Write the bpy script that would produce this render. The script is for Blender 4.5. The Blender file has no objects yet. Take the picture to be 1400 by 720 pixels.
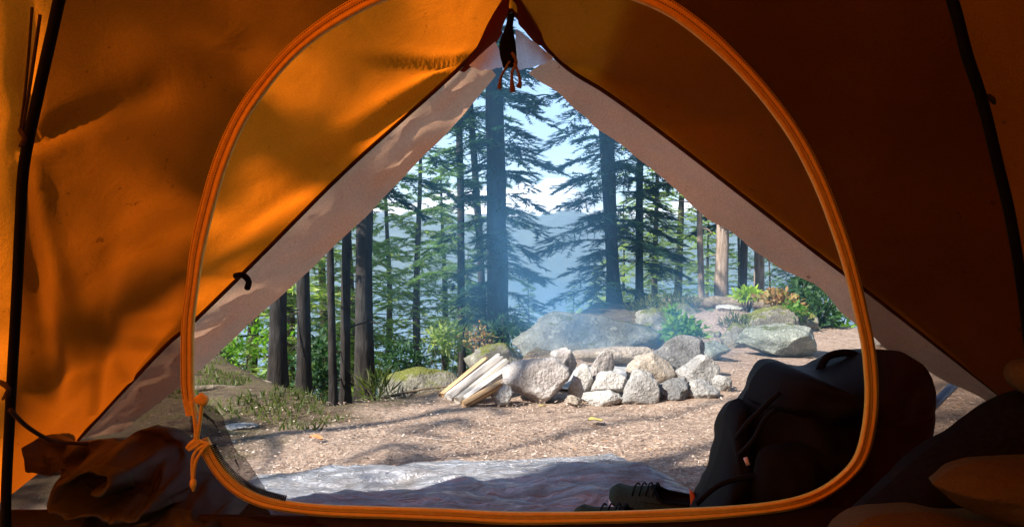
import bpy, math, random
import numpy as np
from mathutils import Vector, noise

# ------------------------------------------------------------------ camera, sky, sun, exposure
scene = bpy.context.scene
COL = scene.collection
F = 900.0                      # focal length in photo pixels (photo 1400 wide)
PITCH = math.atan(20.0 / F)
CAMZ = 0.65
cam_d = bpy.data.cameras.new('camera')
cam_d.sensor_width = 36.0
cam_d.lens = 36.0 * F / 1400.0
cam_d.clip_start = 0.02
cam_d.clip_end = 9000
cam = bpy.data.objects.new('camera', cam_d)
COL.objects.link(cam)
cam.location = (0, 0, CAMZ)
cam.rotation_euler = (math.pi / 2 - PITCH, 0, 0)
scene.camera = cam

SUN_TO = Vector((-0.80, -0.52, 0.84)).normalized()      # towards the sun
elev = math.asin(SUN_TO.z)
azim = math.atan2(SUN_TO.x, SUN_TO.y)
world = bpy.data.worlds.new('World')
scene.world = world
world.use_nodes = True
wn = world.node_tree
wn.nodes.clear()
sky = wn.nodes.new('ShaderNodeTexSky')
sky.sky_type = 'NISHITA'
sky.sun_disc = False
sky.sun_elevation = elev
sky.sun_rotation = azim
sky.air_density = 1.0
sky.dust_density = 0.2
sky.ozone_density = 3.0
bg = wn.nodes.new('ShaderNodeBackground')
bg.inputs['Strength'].default_value = 0.115
wo = wn.nodes.new('ShaderNodeOutputWorld')
wn.links.new(sky.outputs[0], bg.inputs[0])
wn.links.new(bg.outputs[0], wo.inputs[0])
sun_d = bpy.data.lights.new('sun', 'SUN')
sun_d.energy = 5.0
sun_d.angle = math.radians(0.53)
sun_d.color = (1.0, 0.93, 0.82)
sun = bpy.data.objects.new('sun', sun_d)
COL.objects.link(sun)
sun.location = (-20, -13, 24)
sun.rotation_euler = SUN_TO.to_track_quat('Z', 'Y').to_euler()
scene.view_settings.view_transform = 'Standard'
scene.view_settings.look = 'None'
scene.view_settings.gamma = 1.0
scene.view_settings.use_curve_mapping = False
scene.view_settings.exposure = 1.3
scene.render.engine = 'CYCLES'
cy = scene.cycles
cy.use_denoising = True
cy.max_bounces = 10
cy.diffuse_bounces = 4
cy.glossy_bounces = 3
cy.transmission_bounces = 6
cy.transparent_max_bounces = 16
cy.volume_bounces = 1
cy.volume_step_rate = 2.0
cy.volume_max_steps = 96
cy.use_adaptive_sampling = True
cy.adaptive_threshold = 0.02

# ------------------------------------------------------------------ helpers
CP, SP = math.cos(PITCH), math.sin(PITCH)


def P(px, py, y):
    """photo pixel at depth y -> world point"""
    dx = (px - 700.0) / F
    dz = -(py - 360.0) / F
    d = (dx, CP + dz * SP, -SP + dz * CP)
    s = y / d[1]
    return Vector((d[0] * s, y, CAMZ + d[2] * s))


def PGY(py, z=0.0):
    """depth at which the photo row py meets the level z"""
    dz = -(py - 360.0) / F
    d = (CP + dz * SP, -SP + dz * CP)
    return (z - CAMZ) / d[1] * d[0]


ROOTLOC = {}


def empty(name, loc, label=None, cat=None, group=None):
    o = bpy.data.objects.new(name, None)
    COL.objects.link(o)
    o.location = loc
    o.empty_display_size = 0.1
    ROOTLOC[o.name] = Vector(loc)
    if label:
        tag(o, label, cat, group)
    return o


def tag(o, label=None, cat=None, group=None, kind=None):
    if label:
        o['label'] = label
    if cat:
        o['category'] = cat
    if group:
        o['group'] = group
    if kind:
        o['kind'] = kind
    return o


def mesh_np(name, verts, faces_flat, nper, mats=None, midx=None, smooth=False):
    """fast mesh: verts (n,3), faces_flat flat int array, nper verts per face"""
    me = bpy.data.meshes.new(name)
    verts = np.asarray(verts, dtype=np.float32).reshape(-1, 3)
    ff = np.asarray(faces_flat, dtype=np.int32).ravel()
    nf = len(ff) // nper
    me.vertices.add(len(verts))
    me.vertices.foreach_set('co', verts.ravel())
    me.loops.add(len(ff))
    me.loops.foreach_set('vertex_index', ff)
    me.polygons.add(nf)
    me.polygons.foreach_set('loop_start', np.arange(nf, dtype=np.int32) * nper)
    for m in (mats or []):
        me.materials.append(m)
    if midx is not None:
        me.polygons.foreach_set('material_index', np.asarray(midx, dtype=np.int32))
    if smooth:
        me.polygons.foreach_set('use_smooth', np.ones(nf, dtype=bool))
    me.update(calc_edges=True)
    return me


def obj(name, verts, faces, mat, parent=None, base=None, smooth=True, autos=None):
    """one mesh object from world-space verts; parented at its root's location or with its origin at base"""
    off = Vector((0, 0, 0))
    if parent is not None:
        off = ROOTLOC[parent.name]
    elif base is not None:
        off = Vector(base)
    me = bpy.data.meshes.new(name)
    me.from_pydata([tuple(Vector(v) - off) for v in verts], [], [tuple(f) for f in faces])
    for m in (mat if isinstance(mat, (list, tuple)) else [mat]):
        me.materials.append(m)
    if smooth:
        me.polygons.foreach_set('use_smooth', np.ones(len(me.polygons), dtype=bool))
    me.update()
    if autos:
        me.set_sharp_from_angle(angle=math.radians(autos))
    o = bpy.data.objects.new(name, me)
    COL.objects.link(o)
    if parent is not None:
        o.parent = parent
    else:
        o.location = off
    ROOTLOC[o.name] = off
    return o


class MB:
    """collects shapes into one mesh"""

    def __init__(s):
        s.v, s.f = [], []

    def add(s, v, f):
        n = len(s.v)
        s.v += [Vector(p) for p in v]
        s.f += [tuple(i + n for i in q) for q in f]

    def box(s, c, sx, sy, sz, ax=None, ay=None, az=None):
        ax = Vector(ax or (1, 0, 0)); ay = Vector(ay or (0, 1, 0)); az = Vector(az or (0, 0, 1))
        v = []
        for k in (-1, 1):
            for j in (-1, 1):
                for i in (-1, 1):
                    v.append(Vector(c) + ax * i * sx / 2 + ay * j * sy / 2 + az * k * sz / 2)
        s.add(v, [(0, 2, 3, 1), (4, 5, 7, 6), (0, 1, 5, 4), (2, 6, 7, 3), (0, 4, 6, 2), (1, 3, 7, 5)])

    def tube(s, pts, radii, n=8, cap=True, closed=False):
        pts = [Vector(p) for p in pts]
        m = len(pts)
        if not isinstance(radii, (list, tuple)):
            radii = [radii] * m
        prev = None
        rings = []
        for i, p in enumerate(pts):
            if closed:
                t = pts[(i + 1) % m] - pts[i - 1]
            else:
                t = pts[min(i + 1, m - 1)] - pts[max(i - 1, 0)]
            t.normalize()
            if prev is None:
                up = Vector((0, 0, 1)) if abs(t.z) < 0.9 else Vector((1, 0, 0))
                a = t.cross(up).normalized()
            else:
                a = (prev - t * prev.dot(t)).normalized()
            prev = a
            b = t.cross(a)
            rings.append([p + (a * math.cos(2 * math.pi * k / n) + b * math.sin(2 * math.pi * k / n)) * radii[i] for k in range(n)])
        v = [q for r in rings for q in r]
        f = []
        for i in range(m if closed else m - 1):
            j = (i + 1) % m
            for k in range(n):
                k2 = (k + 1) % n
                f.append((i * n + k, i * n + k2, j * n + k2, j * n + k))
        if cap and not closed:
            f.append(tuple(range(n - 1, -1, -1)))
            f.append(tuple((m - 1) * n + k for k in range(n)))
        s.add(v, f)

    def grid(s, rows, closed_u=False):
        nu = len(rows[0])
        v = [q for r in rows for q in r]
        f = []
        for i in range(len(rows) - 1):
            for k in range(nu if closed_u else nu - 1):
                k2 = (k + 1) % nu
                f.append((i * nu + k, i * nu + k2, (i + 1) * nu + k2, (i + 1) * nu + k))
        s.add(v, f)

    def build(s, name, mat, parent=None, base=None, smooth=True, autos=None):
        return obj(name, s.v, s.f, mat, parent, base, smooth, autos)


def resample(pts, n, smooth=True):
    """n points evenly along a polyline (Catmull-Rom smoothed)"""
    pts = [Vector(p) for p in pts]
    if smooth and len(pts) > 2:
        out = []
        for i in range(len(pts) - 1):
            p0 = pts[max(i - 1, 0)]; p1 = pts[i]; p2 = pts[i + 1]; p3 = pts[min(i + 2, len(pts) - 1)]
            for k in range(12):
                t = k / 12.0
                out.append(0.5 * ((2 * p1) + (p2 - p0) * t + (2 * p0 - 5 * p1 + 4 * p2 - p3) * t * t + (3 * p1 - p0 - 3 * p2 + p3) * t ** 3))
        out.append(pts[-1])
        pts = out
    L = [0.0]
    for i in range(1, len(pts)):
        L.append(L[-1] + (pts[i] - pts[i - 1]).length)
    res = []
    j = 0
    for k in range(n):
        d = L[-1] * k / (n - 1)
        while j < len(L) - 2 and L[j + 1] < d:
            j += 1
        seg = L[j + 1] - L[j]
        t = (d - L[j]) / seg if seg > 1e-9 else 0
        res.append(pts[j].lerp(pts[j + 1], min(max(t, 0), 1)))
    return res


def fbm(p, o=4, s=1.0):
    return noise.fractal(Vector(p) * s, 1.0, 2.0, o, noise_basis='PERLIN_ORIGINAL')


def sstep(a, b, x):
    t = min(max((x - a) / (b - a), 0), 1)
    return t * t * (3 - 2 * t)


# ------------------------------------------------------------------ materials
class NT:
    def __init__(s, name):
        s.m = bpy.data.materials.new(name)
        s.m.use_nodes = True
        s.t = s.m.node_tree
        s.t.nodes.clear()
        s.out = s.n('ShaderNodeOutputMaterial')

    def n(s, typ, **kw):
        nd = s.t.nodes.new(typ)
        for k, v in kw.items():
            setattr(nd, k, v)
        return nd

    def l(s, a, b):
        s.t.links.new(a, b)

    def val(s, sock, v):
        if hasattr(v, 'is_linked') or isinstance(v, bpy.types.NodeSocket):
            s.l(v, sock)
        else:
            sock.default_value = v

    def math(s, op, a, b=None, c=None):
        nd = s.n('ShaderNodeMath', operation=op)
        s.val(nd.inputs[0], a)
        if b is not None:
            s.val(nd.inputs[1], b)
        if c is not None:
            s.val(nd.inputs[2], c)
        return nd.outputs[0]

    def noise(s, scale, detail=4, rough=0.55, vec=None, dist=0.0):
        nd = s.n('ShaderNodeTexNoise')
        nd.inputs['Scale'].default_value = scale
        nd.inputs['Detail'].default_value = detail
        nd.inputs['Roughness'].default_value = rough
        nd.inputs['Distortion'].default_value = dist
        if vec is not None:
            s.l(vec, nd.inputs['Vector'])
        return nd.outputs['Fac']

    def ramp(s, fac, stops):
        nd = s.n('ShaderNodeValToRGB')
        el = nd.color_ramp.elements
        while len(el) > 1:
            el.remove(el[-1])
        for i, (p, c) in enumerate(stops):
            e = el[0] if i == 0 else el.new(p)
            e.position = p
            e.color = (*c, 1)
        s.l(fac, nd.inputs[0])
        return nd.outputs[0]

    def mix(s, fac, a, b, blend='MIX'):
        nd = s.n('ShaderNodeMix', data_type='RGBA', blend_type=blend)
        s.val(nd.inputs[0], fac)
        for sock, v in ((nd.inputs[6], a), (nd.inputs[7], b)):
            if isinstance(v, tuple):
                sock.default_value = (*v, 1)
            else:
                s.l(v, sock)
        return nd.outputs[2]

    def bump(s, h, strength=0.4, dist=0.01):
        nd = s.n('ShaderNodeBump')
        nd.inputs['Strength'].default_value = strength
        nd.inputs['Distance'].default_value = dist
        s.l(h, nd.inputs['Height'])
        return nd.outputs[0]

    def pos(s):
        return s.n('ShaderNodeNewGeometry').outputs['Position']

    def obco(s):
        return s.n('ShaderNodeTexCoord').outputs['Object']

    def bsdf(s, color, rough=0.8, normal=None, spec=0.3, sheen=0.0, metallic=0.0):
        b = s.n('ShaderNodeBsdfPrincipled')
        if isinstance(color, tuple):
            b.inputs['Base Color'].default_value = (*color, 1)
        else:
            s.l(color, b.inputs['Base Color'])
        s.val(b.inputs['Roughness'], rough)
        b.inputs['Specular IOR Level'].default_value = spec
        b.inputs['Sheen Weight'].default_value = sheen
        b.inputs['Metallic'].default_value = metallic
        if normal is not None:
            s.l(normal, b.inputs['Normal'])
        return b.outputs[0]

    def mixs(s, fac, a, b):
        nd = s.n('ShaderNodeMixShader')
        s.val(nd.inputs[0], fac)
        s.l(a, nd.inputs[1])
        s.l(b, nd.inputs[2])
        return nd.outputs[0]

    def transl(s, color, normal=None):
        nd = s.n('ShaderNodeBsdfTranslucent')
        if isinstance(color, tuple):
            nd.inputs[0].default_value = (*color, 1)
        else:
            s.l(color, nd.inputs[0])
        if normal is not None:
            s.l(normal, nd.inputs['Normal'])
        return nd.outputs[0]

    def done(s, shader):
        s.l(shader, s.out.inputs['Surface'])
        return s.m


def fabric(name, diff, trans, tfac, rough=0.7, weave=900, wr=0.15, spec=0.25, stain=0.25):
    t = NT(name)
    o = t.obco()
    big = t.noise(3.0, 5, 0.6, o)
    f = t.ramp(big, [(0.3, (1 - stain,) * 3), (0.7, (1.0,) * 3)])
    spk = t.ramp(t.noise(38, 3, 0.7, o), [(0.27, (0.55, 0.5, 0.45)), (0.33, (1, 1, 1))])
    f = t.mix(1.0, f, spk, 'MULTIPLY')
    fine = t.noise(weave, 2, 0.5, o)
    f = t.mix(1.0, f, t.ramp(t.noise(weave * 0.45, 2, 0.6, o), [(0.3, (0.80,) * 3), (0.7, (1.08,) * 3)]), 'MULTIPLY')
    wrk = t.noise(14, 5, 0.55, o, 0.6)
    h = t.math('ADD', t.math('MULTIPLY', fine, 0.15), t.math('MULTIPLY', wrk, 1.0))
    nb = t.bump(h, wr, 0.02)
    cd = t.mix(1.0, diff, f, 'MULTIPLY')
    ct = t.mix(1.0, trans, f, 'MULTIPLY')
    return t.done(t.mixs(tfac, t.bsdf(cd, rough, nb, spec), t.transl(ct, nb)))


def simple(name, c0, c1, scale, rough=0.7, bump=0.3, bdist=0.01, spec=0.3, detail=5, stops=(0.35, 0.65), metallic=0.0):
    t = NT(name)
    o = t.obco()
    nz = t.noise(scale, detail, 0.6, o)
    return t.done(t.bsdf(t.ramp(nz, [(stops[0], c0), (stops[1], c1)]), rough, t.bump(nz, bump, bdist), spec, metallic=metallic))


def stone(name, dark, mid, light, moss=None, moss_amt=0.0, speck=90.0):
    t = NT(name)
    o = t.obco()
    big = t.noise(5.0, 6, 0.62, o, 0.3)
    med = t.noise(22.0, 6, 0.65, o)
    fine = t.noise(speck, 4, 0.7, o)
    c = t.ramp(big, [(0.28, dark), (0.48, mid), (0.72, light)])
    c2 = t.ramp(fine, [(0.33, (0.55, 0.54, 0.52)), (0.5, (1, 1, 1)), (0.68, (1.25, 1.23, 1.2))])
    c = t.mix(0.75, c, c2, 'MULTIPLY')
    lich = t.ramp(med, [(0.56, (0, 0, 0)), (0.66, (1, 1, 1))])
    c = t.mix(t.math('MULTIPLY', lich, 0.45), c, tuple(min(0.75, x * 1.35) for x in light))
    if moss:
        nz = t.n('ShaderNodeNewGeometry').outputs['Normal']
        sep = t.n('ShaderNodeSeparateXYZ')
        t.l(nz, sep.inputs[0])
        mm = t.math('ADD', t.math('MULTIPLY', sep.outputs[2], 0.45), t.noise(9, 5, 0.65, o))
        mk = t.ramp(mm, [(0.95 - moss_amt, (0, 0, 0)), (1.07 - moss_amt, (1, 1, 1))])
        mc = t.ramp(t.noise(60, 4, 0.7, o), [(0.3, tuple(x * 0.5 for x in moss)), (0.7, moss)])
        c = t.mix(mk, c, mc)
    h = t.math('ADD', t.math('MULTIPLY', med, 0.7), t.math('MULTIPLY', fine, 0.35))
    return t.done(t.bsdf(c, 0.88, t.bump(h, 1.0, 0.035), 0.2))


def leafmat(name, cols, trans, tf=0.45):
    t = NT(name)
    r = t.n('ShaderNodeNewGeometry').outputs['Random Per Island']
    n = len(cols)
    c = t.ramp(r, [(i / max(n - 1, 1), cc) for i, cc in enumerate(cols)])
    big = t.ramp(t.noise(1.7, 3, 0.5, t.obco()), [(0.3, (0.6, 0.62, 0.62)), (0.7, (1.2, 1.2, 1.0))])
    c = t.mix(1.0, c, big, 'MULTIPLY')
    ct = t.mix(1.0, c, trans, 'MULTIPLY')
    return t.done(t.mixs(tf, t.bsdf(c, 0.55, None, 0.35), t.transl(ct)))


def barkmat(name, c0, c1, stretch=0.18, scale=26):
    t = NT(name)
    mp = t.n('ShaderNodeMapping')
    mp.inputs['Scale'].default_value = (1, 1, stretch)
    t.l(t.obco(), mp.inputs[0])
    nz = t.noise(scale, 6, 0.65, mp.outputs[0], 0.4)
    pl = t.noise(4, 3, 0.5, t.obco())
    c = t.ramp(nz, [(0.34, c0), (0.64, c1)])
    c = t.mix(t.ramp(pl, [(0.45, (0, 0, 0)), (0.7, (0.5, 0.5, 0.5))]), c, tuple(x * 0.8 + 0.05 for x in c1))
    return t.done(t.bsdf(c, 0.92, t.bump(nz, 0.9, 0.03), 0.15))


M = {}
M['fly'] = fabric('orange_fly_nylon', (0.075, 0.018, 0.002), (0.90, 0.180, 0.005), 0.6, 0.65, 900, 0.32)
M['band'] = fabric('beige_hem_nylon', (0.76, 0.46, 0.30), (0.88, 0.48, 0.28), 0.55, 0.6, 900, 0.25)
M['white_band'] = fabric('white_hem_nylon', (0.86, 0.87, 0.90), (0.86, 0.88, 0.92), 0.6, 0.6, 900, 0.15, stain=0.1)
M['maroon'] = fabric('maroon_patch_nylon', (0.13, 0.025, 0.012), (0.16, 0.02, 0.01), 0.4, 0.75, 900, 0.2)
M['trim'] = simple('dark_brown_binding', (0.045, 0.014, 0.006), (0.075, 0.022, 0.008), 60, 0.85, 0.2, 0.002)
M['tape'] = simple('orange_zip_tape', (0.74, 0.40, 0.035), (0.84, 0.50, 0.06), 120, 0.6, 0.25, 0.002)
M['stitch'] = simple('dark_thread', (0.03, 0.016, 0.008), (0.05, 0.026, 0.012), 80, 0.8, 0.1, 0.002)
M['cord'] = simple('orange_cord', (0.74, 0.42, 0.04), (0.86, 0.54, 0.07), 200, 0.6, 0.4, 0.001)
M['pole'] = simple('black_pole', (0.003, 0.003, 0.003), (0.005, 0.005, 0.005), 40, 0.6, 0.1, 0.001, 0.08)
M['black'] = simple('black_webbing', (0.004, 0.0035, 0.004), (0.010, 0.009, 0.010), 140, 0.85, 0.4, 0.002, 0.08)
M['tub'] = simple('dark_floor_nylon', (0.008, 0.004, 0.003), (0.016, 0.007, 0.005), 8, 0.6, 0.4, 0.02)
M['pack'] = simple('black_pack_cordura', (0.003, 0.0025, 0.003), (0.006, 0.005, 0.006), 300, 0.7, 0.3, 0.002, 0.12)
M['packgrey'] = simple('grey_pack_piping', (0.004, 0.004, 0.005), (0.008, 0.008, 0.009), 200, 0.7, 0.3, 0.002, 0.1)
M['brownsatin'] = fabric('golden_brown_satin', (0.040, 0.030, 0.008), (0.06, 0.036, 0.005), 0.10, 0.42, 700, 0.25, 0.55)
M['pillow'] = fabric('dark_orange_pillow_cotton', (0.10, 0.066, 0.014), (0.08, 0.04, 0.005), 0.1, 0.85, 500, 0.35, 0.15)
M['olive'] = simple('olive_canvas', (0.022, 0.038, 0.026), (0.04, 0.06, 0.042), 160, 0.9, 0.4, 0.002, 0.1)
M['rim'] = simple('pink_rubber_rim', (0.55, 0.44, 0.42), (0.65, 0.52, 0.5), 60, 0.6, 0.1, 0.001)
M['metal'] = simple('blue_grey_alloy', (0.22, 0.27, 0.38), (0.30, 0.35, 0.46), 30, 0.4, 0.05, 0.001, metallic=0.6)
M['orangeloop'] = simple('rust_orange_loop', (0.55, 0.14, 0.03), (0.65, 0.18, 0.04), 80, 0.7, 0.2, 0.002)

# see-through net of the inner tent
t = NT('brown_mosquito_net')
tr = t.n('ShaderNodeBsdfTransparent')
tr.inputs[0].default_value = (1.0, 0.88, 0.80, 1)
dn = t.bsdf((0.035, 0.012, 0.006), 0.9, None, 0.05)
fac = t.math('ADD', t.math('MULTIPLY', t.noise(5, 3, 0.5, t.obco()), 0.16), 0.57)
M['net'] = t.done(t.mixs(fac, tr.outputs[0], dn))
t = NT('folded_brown_net')
tr = t.n('ShaderNodeBsdfTransparent')
dn = t.bsdf((0.06, 0.022, 0.012), 0.8, None, 0.2)
fac = t.math('ADD', t.math('MULTIPLY', t.noise(16, 4, 0.6, t.obco(), 1.0), 0.5), 0.45)
M['netfold'] = t.done(t.mixs(fac, tr.outputs[0], dn))

# groundsheet
t = NT('grey_poly_groundsheet')
o_ = t.obco()
mp = t.n('ShaderNodeMapping')
mp.inputs['Scale'].default_value = (2.0, 9.0, 1)
t.l(o_, mp.inputs[0])
wr = t.noise(4.0, 6, 0.62, mp.outputs[0], 0.8)
dirt = t.noise(9.0, 6, 0.7, o_)
c = t.ramp(dirt, [(0.35, (0.25, 0.24, 0.24)), (0.55, (0.36, 0.38, 0.43))])  # bluish tone carries the sky's reflection in the base colour
M['tarp'] = t.done(t.bsdf(c, 0.19, t.bump(wr, 1.0, 0.06), 0.9))

# ground
t = NT('forest_floor_needles')
p_ = t.pos()
a = t.noise(0.9, 5, 0.6, p_)
b = t.noise(16, 6, 0.7, p_)
d = t.noise(75, 5, 0.75, p_)
c = t.ramp(d, [(0.30, (0.20, 0.14, 0.115)), (0.5, (0.47, 0.345, 0.265)), (0.70, (0.70, 0.57, 0.46))])
c = t.mix(t.ramp(b, [(0.35, (0.55,) * 3), (0.65, (0,) * 3)]), c, (0.14, 0.085, 0.06))
c = t.mix(t.ramp(a, [(0.42, (0,) * 3), (0.62, (0.35,) * 3)]), c, (0.34, 0.25, 0.20))
# green-brown forest floor away from the trodden clearing
sp = t.n('ShaderNodeSeparateXYZ')
t.l(p_, sp.inputs[0])
far = t.math('ADD', t.math('MULTIPLY', sp.outputs[2], -1.6), t.math('MULTIPLY', t.noise(2.2, 4, 0.6, p_), 0.5))
c = t.mix(t.ramp(far, [(0.35, (0,) * 3), (0.75, (0.85,) * 3)]), c, t.ramp(b, [(0.35, (0.025, 0.03, 0.012)), (0.65, (0.07, 0.075, 0.03))]))
left = t.math('ADD', t.math('MULTIPLY', sp.outputs[0], -1.0), t.math('MULTIPLY', sp.outputs[1], 0.62))  # left bank: mossy brown, its shade also darkened into the colour
left = t.math('ADD', left, t.math('MULTIPLY', t.noise(3.5, 4, 0.6, p_), 0.9))
c = t.mix(t.ramp(t.math('SUBTRACT', left, 2.0), [(0.50, (0,) * 3), (0.80, (0.92,) * 3)]), c,
          t.ramp(t.noise(11, 5, 0.7, p_), [(0.36, (0.05, 0.036, 0.024)), (0.52, (0.12, 0.088, 0.05)), (0.66, (0.075, 0.085, 0.025))]))
h = t.math('ADD', t.math('MULTIPLY', d, 0.5), b)
M['ground'] = t.done(t.bsdf(c, 0.95, t.bump(h, 0.9, 0.025), 0.1))

t = NT('needle_litter_bits')
r = t.n('ShaderNodeNewGeometry').outputs['Random Per Island']
c = t.ramp(r, [(0.0, (0.14, 0.09, 0.065)), (0.35, (0.36, 0.26, 0.20)), (0.7, (0.55, 0.43, 0.34)), (0.92, (0.68, 0.58, 0.51)), (1.0, (0.5, 0.24, 0.1))])
M['litter'] = t.done(t.bsdf(c, 0.8, None, 0.2))

M['rock_grey'] = stone('grey_granite', (0.21, 0.205, 0.20), (0.38, 0.37, 0.36), (0.56, 0.55, 0.53))
M['rock_pink'] = stone('pinkish_granite', (0.26, 0.235, 0.23), (0.46, 0.42, 0.405), (0.62, 0.58, 0.56))
M['rock_pale'] = stone('pale_granite', (0.33, 0.32, 0.31), (0.52, 0.50, 0.48), (0.68, 0.66, 0.63))
M['rock_tan'] = stone('tan_scorched_granite', (0.23, 0.195, 0.165), (0.41, 0.345, 0.285), (0.58, 0.51, 0.44))
M['rock_dark'] = stone('dark_grey_granite', (0.085, 0.085, 0.088), (0.20, 0.20, 0.205), (0.36, 0.36, 0.36))
M['rock_slab'] = stone('dark_bedrock', (0.07, 0.072, 0.066), (0.155, 0.16, 0.145), (0.30, 0.31, 0.28), (0.13, 0.14, 0.05), 0.05)
M['rock_lichen'] = stone('lichened_green_grey_granite', (0.12, 0.135, 0.115), (0.25, 0.27, 0.235), (0.42, 0.44, 0.39), (0.13, 0.15, 0.05), 0.05)
M['rock_moss'] = stone('mossy_granite', (0.14, 0.13, 0.11), (0.26, 0.245, 0.20), (0.40, 0.38, 0.32), (0.20, 0.21, 0.05), 0.22)
M['ash'] = simple('grey_ash', (0.32, 0.31, 0.30), (0.50, 0.48, 0.46), 30, 0.95, 0.6, 0.01)

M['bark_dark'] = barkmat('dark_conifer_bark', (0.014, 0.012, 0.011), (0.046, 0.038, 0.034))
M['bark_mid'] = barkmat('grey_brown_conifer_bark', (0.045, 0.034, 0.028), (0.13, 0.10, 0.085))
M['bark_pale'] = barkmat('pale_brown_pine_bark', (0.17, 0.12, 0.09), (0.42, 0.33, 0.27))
M['deadwood'] = barkmat('weathered_log', (0.10, 0.075, 0.05), (0.30, 0.24, 0.18), 1.0, 20)
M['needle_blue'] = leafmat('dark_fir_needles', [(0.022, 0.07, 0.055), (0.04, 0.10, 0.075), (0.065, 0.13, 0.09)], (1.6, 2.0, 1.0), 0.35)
M['needle_green'] = leafmat('sunlit_tone_fir_needles', [(0.22, 0.30, 0.09), (0.32, 0.40, 0.14), (0.44, 0.50, 0.22)], (1.8, 2.0, 0.8), 0.5)  # sunlit brightness is put into these needle colours
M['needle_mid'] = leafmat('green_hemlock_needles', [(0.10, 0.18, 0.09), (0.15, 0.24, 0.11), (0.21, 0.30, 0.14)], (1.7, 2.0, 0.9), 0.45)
M['leaf_bright'] = leafmat('bright_green_leaves', [(0.08, 0.20, 0.02), (0.13, 0.27, 0.03), (0.20, 0.34, 0.05)], (1.5, 1.8, 0.6), 0.45)
M['leaf_lime'] = leafmat('lime_leaves', [(0.25, 0.40, 0.03), (0.33, 0.48, 0.05), (0.40, 0.5, 0.08)], (1.4, 1.6, 0.5), 0.45)
M['leaf_rust'] = leafmat('rusty_autumn_leaves', [(0.38, 0.18, 0.08), (0.45, 0.27, 0.14), (0.28, 0.30, 0.07), (0.50, 0.36, 0.22)], (1.5, 1.2, 0.8), 0.4)
M['leaf_dark'] = leafmat('glossy_dark_leaves', [(0.02, 0.06, 0.03), (0.04, 0.10, 0.045), (0.07, 0.15, 0.06)], (1.5, 1.9, 0.9), 0.35)
M['grass'] = leafmat('moss_grass', [(0.06, 0.08, 0.02), (0.10, 0.13, 0.035), (0.17, 0.16, 0.07)], (1.5, 1.7, 0.7), 0.4)
M['leaf_yellow'] = simple('yellow_dead_leaf', (0.55, 0.45, 0.12), (0.65, 0.55, 0.2), 40, 0.7, 0.2, 0.002)
M['leaf_orange'] = simple('orange_dead_leaf', (0.48, 0.20, 0.08), (0.58, 0.27, 0.12), 40, 0.7, 0.2, 0.002)


def splitwood(name, c0, c1, c2):
    t = NT(name)
    mp = t.n('ShaderNodeMapping')
    mp.inputs['Scale'].default_value = (1.2, 40, 40)
    t.l(t.obco(), mp.inputs[0])
    nz = t.noise(1.6, 6, 0.6, mp.outputs[0], 0.2)
    return t.done(t.bsdf(t.ramp(nz, [(0.32, c0), (0.5, c1), (0.7, c2)]), 0.8, t.bump(nz, 0.6, 0.006), 0.2))


M['wood_grey'] = splitwood('weathered_white_split_wood', (0.30, 0.27, 0.25), (0.52, 0.49, 0.47), (0.66, 0.63, 0.60))
M['wood_cream'] = splitwood('fresh_cream_split_wood', (0.46, 0.40, 0.33), (0.62, 0.56, 0.48), (0.73, 0.69, 0.62))
M['wood_tan'] = splitwood('tan_split_wood', (0.24, 0.13, 0.06), (0.50, 0.32, 0.17), (0.62, 0.44, 0.27))

# ------------------------------------------------------------------ terrain
YB = [(-60, 5.0), (-6, 4.6), (-3, 4.3), (-1.7, 3.75), (-1.25, 3.2), (-0.75, 2.62), (-0.3, 2.98), (0.0, 3.5), (0.5, 5.6), (1.0, 7.9),
      (1.7, 8.1), (2.0, 7.2), (2.45, 5.5), (3.5, 5.2), (6, 5.0), (60, 5.0)]
YBX = np.array([p[0] for p in YB]); YBY = np.array([p[1] for p in YB])
BUMPS = [(0.95, 5.3, 0.6, 0.08), (1.75, 5.1, 0.45, 0.14), (1.45, 6.3, 0.9, 0.02), (-1.7, 3.4, 0.3, 0.03), (-1.15, 2.75, 0.25, 0.03), (-2.2, 3.7, 0.5, 0.05)]


def terrain(x, y):
    x = np.asarray(x, dtype=float); y = np.asarray(y, dtype=float)
    yb = np.interp(x, YBX, YBY)
    d = y - yb
    s1 = np.where(x < -0.45, 0.34, 0.17)
    e = np.maximum(d, 0)
    near = np.minimum(e, 6.0)
    z = -(s1 * near) * np.clip(e / 0.25, 0, 1) - 0.42 * np.clip(e - 6.0, 0, 130)
    for bx, by, r, h in BUMPS:
        z = z + h * np.exp(-((x - bx) ** 2 + (y - by) ** 2) / (r * r)) * (d < 3)
    z = z + 0.012 * np.sin(x * 2.3 + 1.0) * np.sin(y * 1.9) * np.clip((y - 2.0) / 1.0, 0, 1)
    return z


def tz(x, y):
    return float(terrain(x, y))


xs = np.concatenate([[-2500, -1200, -500, -200, -90, -50, -30, -20, -12, -8, -6], np.arange(-5, -2.2, 0.15), np.arange(-2.2, 3.6, 0.05), np.arange(3.6, 6.6, 0.2), [8, 12, 20, 30, 50, 90, 200, 500, 1200, 2500]])
ys = np.concatenate([[-600, -200, -80, -40, -20, -12, -8, -5, -3, -1.5, 0, 0.8], np.arange(1.2, 6.5, 0.05), np.arange(6.5, 12, 0.15), np.arange(12, 30, 1.0), [33, 38, 45, 60, 80, 110, 130, 145, 160, 250, 500, 900, 1600, 2600]])
X, Y = np.meshgrid(xs, ys)
Z = terrain(X, Y)
rngG = np.random.default_rng(5)
inn = (np.abs(X) < 7) & (Y > 1.4) & (Y < 12)
for i in range(Z.shape[0]):
    for j in range(Z.shape[1]):
        if inn[i, j]:
            Z[i, j] += 0.018 * fbm((X[i, j] * 3, Y[i, j] * 3, 0), 5)
nx, ny = len(xs), len(ys)
idx = np.arange(nx * ny).reshape(ny, nx)
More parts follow.
